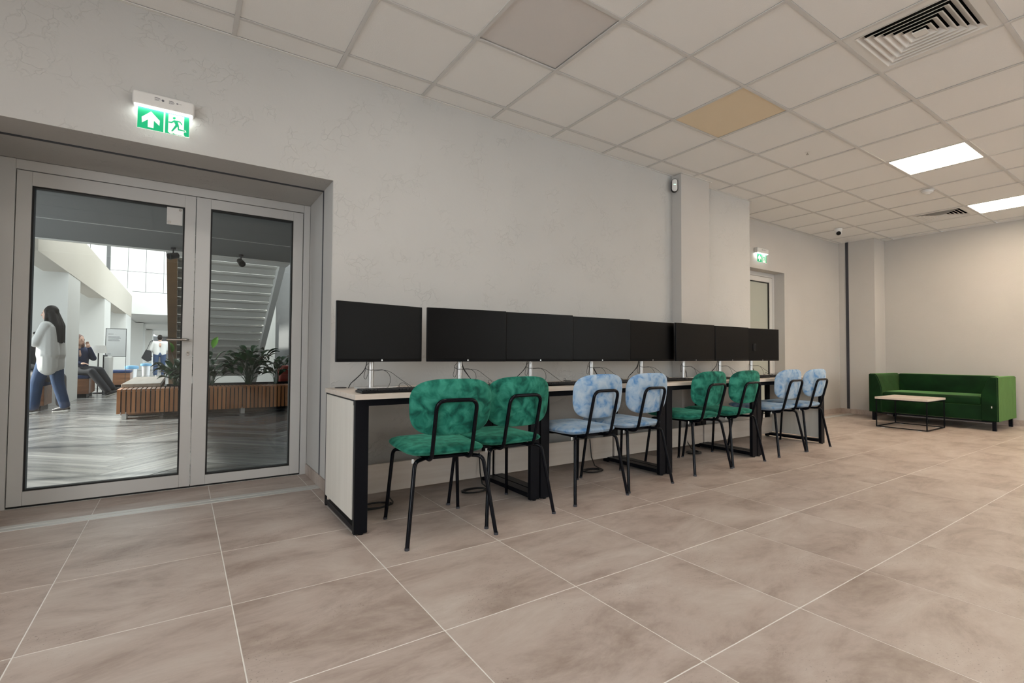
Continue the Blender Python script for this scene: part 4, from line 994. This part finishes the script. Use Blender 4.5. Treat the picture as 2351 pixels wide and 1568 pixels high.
# ---- spotlights under the soffit
def spot(x, y, label, aim):
    t = thing('spotlight', label, 'spotlight', (x, y, 2.6), 0, 'black spotlights under the hall ceiling')
    b = NB(); lathe(b, [(0, -0.03), (0.035, -0.03), (0.035, 0), (0, 0)], 16); obj('mount', b, 'bezel', t)
    b = NB(); tube(b, [(0, 0, -0.03), (0, 0, -0.09)], 0.010, 8); obj('stem', b, 'bezel', t)
    b = NB(); lathe(b, [(0, -0.07), (0.045, -0.07), (0.052, 0.07), (0.045, 0.07), (0.040, 0.03), (0, 0.03)], 20)
    bmesh.ops.transform(b, matrix=Matrix.Translation((0, 0, -0.13)) @ Vector(aim).to_track_quat('Z', 'Y').to_matrix().to_4x4(), verts=b.verts[:]); obj('lamp_head', b, 'bezel', t)
spot(0.79, 9.30, 'black spotlight hanging in front of the staircase in the narrow leaf', (0.25, -0.9, -0.55))
spot(-0.14, 9.30, 'black spotlight beside the white plate behind the wide leaf', (-0.8, -0.5, -0.3))
# ---- slatted bench
BX0, BX1, BY0, BY1, BZ0, BZ1 = -0.745, 2.05, 8.86, 9.34, 0.092, 0.434
t = thing('slatted_bench', 'long orange-brown slatted bench in the hall behind the glass door', 'bench', (BX0, BY0, 0))
n = 50; p_ = (BX1 - BX0) / n
sl = NB(); box(sl, (0, 0, BZ0), (p_ * 0.74, 0.022, BZ1 - 0.022)); box(sl, (0, 0, BZ1 - 0.022), (p_ * 0.74, BY1 - BY0, BZ1)); sm_ = mesh_of(sl, 'slat', 'slat', False)
for k in range(n): link('slat', sm_, t, (k * p_, 0, 0))
b = NB(); box(b, (0.02, 0.03, BZ0 + 0.02), (BX1 - BX0 - 0.02, BY1 - BY0 - 0.02, BZ1 - 0.03)); obj('inner_frame', b, 'black', t, smooth=False)
for x in (0.05, 1.55, 2.6):
    b = NB(); box(b, (x, 0.10, 0), (x + 0.055, 0.34, BZ0 + 0.02)); obj('leg', b, 'alu', t, smooth=False)
# ---- board seat behind and planter
t = thing('board_seat', 'low brown board seat running away behind the slatted bench', 'bench', (-0.74, 9.40, 0))
b = NB(); box(b, (0, 0, 0.435), (0.48, 2.75, 0.485), 0.004, 1); obj('seat_board', b, 'bench_top', t)
b = NB(); box(b, (0.0, 0.0, 0.02), (0.48, 0.03, 0.434)); box(b, (0.0, 2.72, 0.02), (0.48, 2.75, 0.434)); obj('front_board', b, 'bench_brown', t)
b = NB(); box(b, (0.06, 0.05, 0), (0.10, 2.7, 0.43)); box(b, (0.38, 0.05, 0), (0.42, 2.7, 0.43)); obj('support', b, 'black', t)
t = thing('planter_box', 'dark planter box behind the slatted bench holding the leafy plants', 'planter', (-0.22, 9.42, 0))
b = NB()
for q in ((0, 0, 2.1, 0.03), (0, 0.57, 2.1, 0.60), (0, 0.03, 0.03, 0.57), (2.07, 0.03, 2.1, 0.57)): box(b, (q[0], q[1], 0), (q[2], q[3], 0.44))
obj('box_wall', b, 'black', t, smooth=False)
b = NB(); box(b, (0.03, 0.03, 0.30), (2.07, 0.57, 0.40)); o = obj('soil', b, 'soil', t, smooth=False)
# ---- plants
def leaf_mesh(name, m, L_=0.26, W_=0.055, bend=0.5):
    b = NB(); n = 7; prev = None
    for k in range(n + 1):
        s = k / n; w = W_ * math.sin(PI * min(1, s ** 0.75)) + 0.0015; y = L_ * s * (1 - 0.25 * bend * s); z = L_ * 0.30 * math.sin(s * PI * 0.55) - bend * L_ * 0.45 * s * s
        r = [b.verts.new((-w, y, z + w * 0.35)), b.verts.new((0, y, z)), b.verts.new((w, y, z + w * 0.35))]
        if prev:
            b.faces.new((prev[0], prev[1], r[1], r[0])); b.faces.new((prev[1], prev[2], r[2], r[1]))
        prev = r
    return mesh_of(b, name, m)
leafs = [leaf_mesh('leaf', 'leaf', 0.24, 0.045, 0.3), leaf_mesh('leaf', 'leaf', 0.30, 0.055, 0.6), leaf_mesh('leaf', 'leaf', 0.26, 0.050, 1.0)]
newleaf = leaf_mesh('leaf', 'leaf_new', 0.22, 0.045, 0.2)
def plant(x, y, z, n, H, R_, seed, label, new=()):
    t = thing('leafy_plant', label, 'plant', (x, y, z), 0, 'peace-lily-like plants in the hall planter'); r = random.Random(seed)
    sb = NB()
    def one(a, h, rad, me):
        base = (0.03 * math.cos(a), 0.03 * math.sin(a), 0); tip = (rad * math.cos(a), rad * math.sin(a), h)
        mid = (rad * 0.35 * math.cos(a), rad * 0.35 * math.sin(a), h * 0.7)
        tube(sb, fillet([base, mid, tip], 0.3, 4), 0.0035, 5, 0.002)
        o = link('leaf', me, t, tip, (r.uniform(-0.2, 0.75), r.uniform(-0.4, 0.4), a - PI / 2))
        s = r.uniform(0.75, 1.15); o.scale = (s, s, s); return o
    for k in range(n):
        a = r.uniform(0, 2 * PI); h = H * r.uniform(0.30, 1.0); one(a, h, R_ * r.uniform(0.15, 1.0), leafs[r.randrange(3)])
    for a, h, rad in new:
        o = one(a, h, rad, newleaf); o.rotation_euler = (0.9, 0.2, a - PI / 2); o['label'] = 'pale green new leaf'
    o = obj('stems', sb, 'leaf', t); o['kind'] = 'stuff'
plant(-0.06, 9.72, 0.40, 46, 0.36, 0.20, 3, 'leafy green plant with a pale new leaf beside the door handle', [(2.4, 0.56, 0.10)])
plant(0.42, 9.72, 0.40, 40, 0.46, 0.22, 4, 'leafy plant at the left of the narrow leaf with one pale raised leaf', [(1.2, 0.64, 0.05)])
plant(0.98, 9.74, 0.40, 80, 0.58, 0.30, 5, 'largest dark leafy plant in the narrow door leaf')
plant(1.42, 9.72, 0.40, 26, 0.44, 0.18, 6, 'dark leafy plant at the right end of the planter')
# red cushion block and side table at the right edge
t = thing('side_stool', 'pale side stool holding the red cushion right of the plants', 'stool', (1.80, 10.7, 0))
b = NB(); box(b, (-0.22, -0.22, 0.36), (0.22, 0.22, 0.40), 0.004, 1); obj('top', b, 'bench_top', t)
for sx in (-1, 1):
    for sy_ in (-1, 1): b = NB(); box(b, (sx * 0.18 - 0.02, sy_ * 0.18 - 0.02, 0), (sx * 0.18 + 0.02, sy_ * 0.18 + 0.02, 0.36)); obj('leg', b, 'bench_top', t)
t = thing('red_cushion', 'dark red block cushion on the pale side stool', 'cushion', (1.80, 10.7, 0.40))
b = NB(); box(b, (-0.2, -0.2, 0), (0.2, 0.2, 0.32), 0.03, 3); obj('cover', b, 'pink', t)
# ---- booth benches, board, lamp, bins
def bench(x0, x1, y0, y1, label, cush=True):
    t = thing('booth_bench', label, 'bench', ((x0 + x1) / 2, (y0 + y1) / 2, 0), 0, 'brown booth benches in the window bays'); w, d = (x1 - x0) / 2, (y1 - y0) / 2
    b = NB(); box(b, (-w, -d, 0.08), (w, d, 0.40), 0.004, 1); obj('body', b, 'bench_brown', t)
    b = NB(); box(b, (-w + 0.04, -d + 0.04, 0), (w - 0.04, d - 0.04, 0.08)); obj('plinth', b, 'black', t)
    b = NB(); box(b, (-w, -d, 0.40), (w, d, 0.47), 0.02, 3); obj('cushion', b, 'navy', t)
bench(-3.4, -1.85, 10.95, 11.55, 'brown booth bench under the seated dark-haired man at the left glass edge')
bench(-2.6, -1.62, 13.7, 14.6, 'brown booth bench with navy cushion under the seated fair-haired woman')
bench(-1.70, -1.16, 17.1, 17.9, 'small brown bench with a navy cushion below the notice board')
t = thing('notice_board', 'white notice board on a thin black stand in the hall', 'board', (-1.32, 15.2, 0))
b = NB(); box(b, (-0.19, 0, 0.86), (0.19, 0.02, 1.53), 0.003, 1); obj('sheet', b, 'board', t)
b = NB()
for z, w in ((1.40, 0.10), (1.33, 0.22), (1.30, 0.24), (1.27, 0.20), (1.24, 0.22), (0.92, 0.06)): box(b, (-0.15, -0.001, z), (-0.15 + w, 0.0005, z + 0.008))
obj('printed_lines', b, 'print', t)
b = NB(); box(b, (-0.198, -0.004, 0.852), (-0.190, 0.024, 1.538)); box(b, (0.190, -0.004, 0), (0.198, 0.024, 1.538)); box(b, (-0.19, -0.004, 1.53), (0.19, 0.024, 1.538)); box(b, (-0.19, -0.004, 0.852), (0.19, 0.024, 0.860)); obj('frame', b, 'black', t)
b = NB(); box(b, (-0.2, -0.15, 0), (0.2, 0.17, 0.012)); obj('base', b, 'black', t)
t = thing('floor_lamp', 'floor lamp with a wide pale shade beside the fair-haired woman', 'lamp', (-1.62, 15.0, 0))
b = NB(); lathe(b, [(0.10, 0.18 + 0.76), (0.16, 0.94), (0.13, 1.12), (0.128, 1.12), (0.155, 0.945)], 24); obj('lamp_shade', b, 'shade', t)
b = NB(); tube(b, [(0, 0, 0.02), (0, 0, 1.12)], 0.012, 8); obj('pole', b, 'black', t)
b = NB(); lathe(b, [(0, 0), (0.12, 0), (0.11, 0.02), (0, 0.025)], 20); obj('base', b, 'black', t)
t = thing('partition', 'pale upholstered booth divider beside the floor lamp', 'partition', (-1.42, 14.9, 0))
b = NB(); box(b, (-0.05, -0.4, 0.05), (0.05, 0.4, 0.86), 0.02, 3); obj('panel', b, 'hall_wall', t)
b = NB(); box(b, (-0.065, -0.42, 0.0), (-0.052, 0.42, 0.90), 0.002, 1); obj('edge', b, 'black', t)
for k, (x, y) in enumerate(((-1.42, 21.5), (-1.24, 26.0))):
    t = thing('round_stool', ('nearer', 'farther')[k] + ' light blue round stool in the far hall', 'stool', (x, y, 0), 0, 'blue round stools')
    b = NB(); lathe(b, [(0, 0), (0.13, 0), (0.15, 0.40), (0, 0.40)], 20); obj('body', b, 'silver', t)
    b = NB(); lathe(b, [(0, 0.40), (0.19, 0.40), (0.20, 0.44), (0.19, 0.50), (0, 0.52)], 20); obj('seat', b, 'blue_bucket', t)

# ================================================================== PEOPLE
def capsule(bm, p0, r0, p1, r1, flat=1.0):
    p0, p1 = Vector(p0), Vector(p1); d = p1 - p0; L_ = d.length; q = d.to_track_quat('Z', 'Y') if L_ > 1e-6 else Vector((0, 0, 1)).to_track_quat('Z', 'Y')
    t = bmesh.new(); prof = []
    for k in range(5): a = -PI / 2 + (PI / 2) * k / 4; prof.append((r0 * math.cos(a), r0 * math.sin(a)))
    for k in range(5): a = (PI / 2) * k / 4; prof.append((r1 * math.cos(a), L_ + r1 * math.sin(a)))
    prof[0] = (0, prof[0][1]); prof[-1] = (0, prof[-1][1]); lathe(t, prof, 14)
    bmesh.ops.transform(t, matrix=Matrix.Translation(p0) @ q.to_matrix().to_4x4(), verts=t.verts[:]); bmesh.ops.recalc_face_normals(t, faces=t.faces[:]); merge(bm, t)
def ellipsoid(bm, c, r, rot=None):
    t = bmesh.new(); bmesh.ops.create_uvsphere(t, u_segments=18, v_segments=12, radius=1.0)
    m = Matrix.Translation(c) @ (rot or Matrix()) @ Matrix.Diagonal((*r, 1)); bmesh.ops.transform(t, matrix=m, verts=t.verts[:]); merge(bm, t)
def fuse(name, bm, m, parent, voxel=0.012, smooth=4):
    me = bpy.data.meshes.new(name); bm.to_mesh(me); bm.free(); o = bpy.data.objects.new(name, me); COL.objects.link(o)
    r = o.modifiers.new('r', 'REMESH'); r.mode = 'VOXEL'; r.voxel_size = voxel
    s = o.modifiers.new('s', 'SMOOTH'); s.factor = 0.5; s.iterations = smooth
    dg = bpy.context.evaluated_depsgraph_get(); me2 = bpy.data.meshes.new_from_object(o.evaluated_get(dg)); bpy.data.objects.remove(o); bpy.data.meshes.remove(me)
    me2.materials.clear(); me2.materials.append(M[m]); me2.polygons.foreach_set('use_smooth', [True] * len(me2.polygons)); me2.name = name
    return link(name, me2, parent)
def hand(bm, w, d, up, s=1.0, curl=0.5):
    """five-fingered hand from wrist w along d, palm normal up"""
    w = Vector(w); d = Vector(d).normalized(); n = Vector(up); n = (n - d * n.dot(d)).normalized(); x = d.cross(n).normalized()
    capsule(bm, w, 0.024 * s, w + d * 0.055 * s, 0.026 * s)
    capsule(bm, w + x * 0.018 * s + d * 0.02 * s, 0.017 * s, w + x * 0.026 * s + d * 0.075 * s, 0.015 * s); capsule(bm, w - x * 0.018 * s + d * 0.02 * s, 0.017 * s, w - x * 0.026 * s + d * 0.075 * s, 0.015 * s)
    for k, L_ in enumerate((0.062, 0.074, 0.070, 0.055)):
        a = w + x * (0.031 - 0.0205 * k) * s + d * 0.085 * s; m1 = a + d * L_ * 0.5 * s - n * curl * 0.012 * s; e = m1 + (d * (1 - curl * 0.7) - n * curl).normalized() * L_ * 0.5 * s
        capsule(bm, a, 0.0088 * s, m1, 0.008 * s); capsule(bm, m1, 0.008 * s, e, 0.0068 * s)
    a = w + x * 0.026 * s + d * 0.02 * s; m1 = a + (x + d * 0.7).normalized() * 0.035 * s; e = m1 + (d - n * 0.5 + x * 0.2).normalized() * 0.030 * s
    capsule(bm, a, 0.012 * s, m1, 0.010 * s); capsule(bm, m1, 0.010 * s, e, 0.008 * s)
def person(loc, rz, label, J, top, bottom, shoe, hair, long_hair, skirt_z=None, vox=0.011, sole='shoe_white', coat=False, hand_curl=0.5):
    t = thing('person', label, 'person', loc, rz)
    V = {k: Vector(v) for k, v in J.items()}; H = V['head']; fwd = V['look'].normalized(); side = fwd.cross(Vector((0, 0, 1))).normalized()
    R_ = Matrix((side, fwd, Vector((0, 0, 1)))).transposed().to_4x4()
    b = NB()
    ellipsoid(b, H, (0.074, 0.092, 0.112), R_); ellipsoid(b, H + fwd * 0.035 - Vector((0, 0, 0.055)), (0.050, 0.052, 0.055), R_)
    capsule(b, H + fwd * 0.088 + Vector((0, 0, 0.012)), 0.009, H + fwd * 0.104 - Vector((0, 0, 0.022)), 0.014)          # nose
    capsule(b, H + fwd * 0.082 + side * 0.015 - Vector((0, 0, 0.058)), 0.009, H + fwd * 0.082 - side * 0.015 - Vector((0, 0, 0.058)), 0.009)   # lips
    for s in (-1, 1): ellipsoid(b, H + side * s * 0.077 - Vector((0, 0, 0.008)), (0.010, 0.020, 0.032), R_)
    capsule(b, V['neck'], 0.055, H - Vector((0, 0, 0.06)) - fwd * 0.01, 0.050)
    ch = (V['shL'] + V['shR']) / 2; hp = (V['hipL'] + V['hipR']) / 2; sp = ch * 0.5 + hp * 0.5
    for s, a, c in ((-1, 'shL', 'hipL'), (1, 'shR', 'hipR')):
        capsule(b, V[a] * 0.6 + ch * 0.4 - Vector((0, 0, 0.06)), 0.095, V[c] * 0.8 + hp * 0.2, 0.095)
    capsule(b, V['shL'], 0.052, V['shR'], 0.052); capsule(b, V['neck'], 0.05, ch - Vector((0, 0, 0.1)), 0.09)
    for s in 'LR':
        capsule(b, V['sh' + s], 0.050, V['el' + s], 0.037); capsule(b, V['el' + s], 0.037, V['wr' + s], 0.024)
        d = (V['wr' + s] - V['el' + s]).normalized(); hand(b, V['wr' + s], V.get('hd' + s, d), V.get('pn' + s, Vector((0, 0, 1))), 0.92, hand_curl)
        capsule(b, V['hip' + s], 0.088, V['kn' + s], 0.056); capsule(b, V['kn' + s], 0.054, V['an' + s], 0.036)
    fuse('body', b, 'skin', t, vox * 0.62, 3)
    # eyes and mouth
    for s in (-1, 1):
        b = NB(); ellipsoid(b, H + fwd * 0.083 + side * s * 0.030 + Vector((0, 0, 0.010)), (0.011, 0.008, 0.007), R_); obj('eye', b, 'hair_dark', t)
    b = NB(); ellipsoid(b, H + fwd * 0.090 - Vector((0, 0, 0.057)), (0.020, 0.004, 0.005), R_); obj('mouth', b, 'pink', t)
    # shirt
    b = NB(); g = 0.016
    for a, c in (('shL', 'hipL'), ('shR', 'hipR')):
        capsule(b, V[a] * 0.62 + ch * 0.38 - Vector((0, 0, 0.055)), 0.100 + g, V[c] * 0.9 + hp * 0.1 + Vector((0, 0, 0.02)), 0.100 + g + (0.025 if skirt_z else 0))
    capsule(b, V['shL'], 0.058 + g * .7, V['shR'], 0.058 + g * .7)
    if skirt_z:
        z = Vector((0, 0, hp.z - skirt_z))
        for c in ('hipL', 'hipR'): capsule(b, V[c], 0.125, V[c] - z, 0.125)
    for s in 'LR':
        capsule(b, V['sh' + s], 0.062 + g * .5, V['el' + s], 0.050 + g * .5); capsule(b, V['el' + s], 0.050 + g * .5, V['wr' + s] * 0.95 + V['el' + s] * 0.05, 0.038)
    fuse('shirt', b, top, t, vox, 3)
    b = NB()
    for s in 'LR':
        capsule(b, V['hip' + s], 0.108, V['kn' + s], 0.080); capsule(b, V['kn' + s], 0.080, V['an' + s] + (V['kn' + s] - V['an' + s]) * 0.08, 0.068)
    capsule(b, V['hipL'], 0.10, V['hipR'], 0.10)
    fuse('trousers', b, bottom, t, vox, 3)
    for s in 'LR':
        an, to = V['an' + s], V['to' + s]; b = NB(); d = (to - an); d.normalize()
        capsule(b, an + Vector((0, 0, -0.02)), 0.044, an - d * 0.02 - Vector((0, 0, 0.03)), 0.036); capsule(b, an - d * 0.035 - Vector((0, 0, 0.035)), 0.034, to, 0.030); capsule(b, an - Vector((0, 0, 0.01)), 0.040, to - d * 0.04, 0.034)
        sh = fuse('shoe', b, shoe, t, vox * 0.8, 3)
        b = NB(); capsule(b, an - d * 0.04 - Vector((0, 0, 0.062)), 0.030, to - Vector((0, 0, 0.018)), 0.028)
        for v in b.verts: pass
        fuse('sole', b, sole, sh, vox * 0.8, 2)
    # hair
    b = NB(); ellipsoid(b, H - fwd * 0.018 + Vector((0, 0, 0.022)), (0.087, 0.095, 0.108), R_)
    if long_hair:
        for s in (-1, -0.4, 0.4, 1):
            p0 = H - fwd * 0.045 + side * s * 0.055; p1 = V['neck'] - fwd * 0.085 + side * s * 0.09 - Vector((0, 0, 0.04)); p2 = p1 - Vector((0, 0, long_hair)) - fwd * 0.02
            capsule(b, p0, 0.052, p1, 0.046); capsule(b, p1, 0.046, p2, 0.028)
        for s in (-1, 1): capsule(b, H + side * s * 0.070 + Vector((0, 0, 0.03)), 0.030, H + side * s * 0.085 - Vector((0, 0, 0.13)), 0.030)
    else:
        ellipsoid(b, H - fwd * 0.035 - Vector((0, 0, 0.01)), (0.080, 0.075, 0.090), R_)
        capsule(b, H + fwd * 0.055 + side * 0.04 + Vector((0, 0, 0.085)), 0.028, H + fwd * 0.055 - side * 0.04 + Vector((0, 0, 0.085)), 0.028)
    fuse('hair', b, hair, t, vox, 3)
    return t
# standing woman in profile, facing left and slightly away, hand at her mouth
person((-1.70, 10.45, 0), math.radians(74), 'long-haired woman in a long white shirt and jeans standing behind the door glass', dict(
    head=(0, 0.03, 1.565), look=(0, 1, -0.08), neck=(0, 0, 1.41), shL=(-0.165, 0, 1.365), shR=(0.165, 0, 1.365), hipL=(-0.095, 0, 0.90), hipR=(0.095, 0, 0.90),
    elL=(-0.215, 0.10, 1.09), wrL=(-0.12, 0.32, 1.20), hdL=(0.3, 0.0, 1), pnL=(0, -1, 0.2), elR=(0.20, 0.12, 1.08), wrR=(0.13, 0.34, 1.22), hdR=(-0.3, 0.1, 0.9), pnR=(0, -1, 0.3),
    knL=(-0.10, 0.12, 0.49), anL=(-0.10, 0.155, 0.085), toL=(-0.115, 0.31, 0.035), knR=(0.10, -0.05, 0.48), anR=(0.105, -0.155, 0.085), toR=(0.13, 0.0, 0.035)),
    'cloth_white', 'denim', 'shoe_black', 'hair_dark', 0.26, skirt_z=0.72, vox=0.010)
# seated man at the left edge
person((-1.99, 11.25, 0), math.radians(205), 'smiling dark-haired man in a black shirt seated at the left edge of the glass', dict(
    head=(0, 0.06, 1.19), look=(0.75, 0.75, -0.1), neck=(0, 0.02, 1.04), shL=(-0.18, 0, 0.99), shR=(0.18, 0, 0.99), hipL=(-0.095, 0, 0.56), hipR=(0.095, 0, 0.56),
    elL=(-0.24, 0.12, 0.75), wrL=(-0.10, 0.33, 0.70), elR=(0.24, 0.12, 0.75), wrR=(0.08, 0.33, 0.70), hdL=(0.6, 0.6, 0), hdR=(-0.6, 0.6, 0),
    knL=(-0.16, 0.45, 0.54), anL=(-0.17, 0.50, 0.085), toL=(-0.19, 0.66, 0.035), knR=(0.16, 0.45, 0.54), anR=(0.17, 0.55, 0.085), toR=(0.19, 0.71, 0.035)),
    'cloth_black', 'grey_cloth', 'shoe_white', 'hair_dark', 0, vox=0.011)
# seated woman drinking, legs stretched to the right
person((-1.86, 14.0, 0), math.radians(-138), 'fair-haired woman in a navy top seated on a booth bench drinking from a cup', dict(
    head=(0, 0.05, 1.22), look=(-0.15, 1, -0.08), neck=(0, 0.01, 1.06), shL=(-0.165, 0, 1.01), shR=(0.165, 0, 1.01), hipL=(-0.095, 0, 0.57), hipR=(0.095, 0, 0.57),
    elL=(-0.22, 0.15, 0.83), wrL=(-0.08, 0.22, 1.06), hdL=(0.4, -0.1, 0.9), pnL=(0, -1, 0.2), elR=(0.23, 0.10, 0.78), wrR=(0.12, 0.28, 0.72), hdR=(-0.5, 0.8, 0),
    knL=(-0.16, 0.42, 0.57), anL=(-0.30, 0.62, 0.15), toL=(-0.36, 0.76, 0.18), knR=(0.02, 0.44, 0.55), anR=(-0.14, 0.72, 0.10), toR=(-0.22, 0.85, 0.12)),
    'cloth_navy', 'cloth_black', 'shoe_black', 'hair_fair', 0.20, vox=0.012)
cu = thing('drinking_cup', 'white cup held at the mouth of the fair-haired woman', 'cup', (-1.925, 13.78, 1.12))
b = NB(); lathe(b, [(0, 0), (0.030, 0), (0.038, 0.10), (0.035, 0.10), (0.028, 0.008), (0, 0.008)], 18); obj('cup_body', b, 'white_plastic', cu)
b = NB(); lathe(b, [(0.0, 0.100), (0.040, 0.100), (0.036, 0.112), (0, 0.112)], 18); obj('lid', b, 'white_plastic', cu)
# standing pair far away
person((-0.72, 24.0, 0), math.radians(8), 'person in a white shirt and blue jeans seen from behind in the far hall', dict(
    head=(0, 0.02, 1.55), look=(0.2, 1, 0), neck=(0, 0, 1.41), shL=(-0.20, 0, 1.36), shR=(0.20, 0, 1.36), hipL=(-0.11, 0, 0.90), hipR=(0.11, 0, 0.90),
    elL=(-0.29, 0.0, 1.08), wrL=(-0.28, 0.10, 0.86), elR=(0.29, 0.02, 1.08), wrR=(0.25, 0.16, 0.98),
    knL=(-0.12, 0.02, 0.49), anL=(-0.13, 0, 0.085), toL=(-0.15, 0.15, 0.035), knR=(0.12, 0.02, 0.49), anR=(0.13, 0, 0.085), toR=(0.15, 0.15, 0.035)),
    'cloth_white', 'denim', 'shoe_white', 'hair_dark', 0, vox=0.014)
sb_ = thing('shoulder_bag', 'black patterned shoulder bag hanging at the side of the far person', 'bag', (-1.10, 23.92, 0.70))
b = NB(); prism(b, [(-0.20, 0.05), (0.0, -0.10), (0.13, -0.04), (0.11, 0.34), (-0.06, 0.38)], lambda u, v: (u, -0.05, v), lambda u, v: (u, 0.05, v)); bmesh.ops.recalc_face_normals(b, faces=b.faces[:]); bmesh.ops.bevel(b, geom=b.edges[:], offset=0.015, segments=2, affect='EDGES'); obj('bag_body', b, 'cloth_black', sb_)
b = NB(); tube(b, fillet([(-0.04, 0, 0.36), (0.08, -0.02, 0.70), (0.16, 0, 0.76), (0.12, 0.03, 0.66), (0.06, 0.02, 0.34)], 0.06, 5), 0.010, 6); obj('strap', b, 'cloth_black', sb_)
person((-0.20, 25.0, 0), math.radians(-60), 'person in white top and dark trousers beside the jeans wearer in the far hall', dict(
    head=(0, 0.02, 1.50), look=(0.2, 1, 0), neck=(0, 0, 1.36), shL=(-0.18, 0, 1.31), shR=(0.18, 0, 1.31), hipL=(-0.10, 0, 0.88), hipR=(0.10, 0, 0.88),
    elL=(-0.25, 0.02, 1.05), wrL=(-0.20, 0.18, 0.98), elR=(0.25, 0.02, 1.05), wrR=(0.20, 0.18, 0.98),
    knL=(-0.11, 0.02, 0.48), anL=(-0.12, 0, 0.085), toL=(-0.14, 0.15, 0.035), knR=(0.11, 0.02, 0.48), anR=(0.12, 0, 0.085), toR=(0.14, 0.15, 0.035)),
    'cloth_white', 'cloth_black', 'shoe_black', 'hair_dark', 0, vox=0.014)
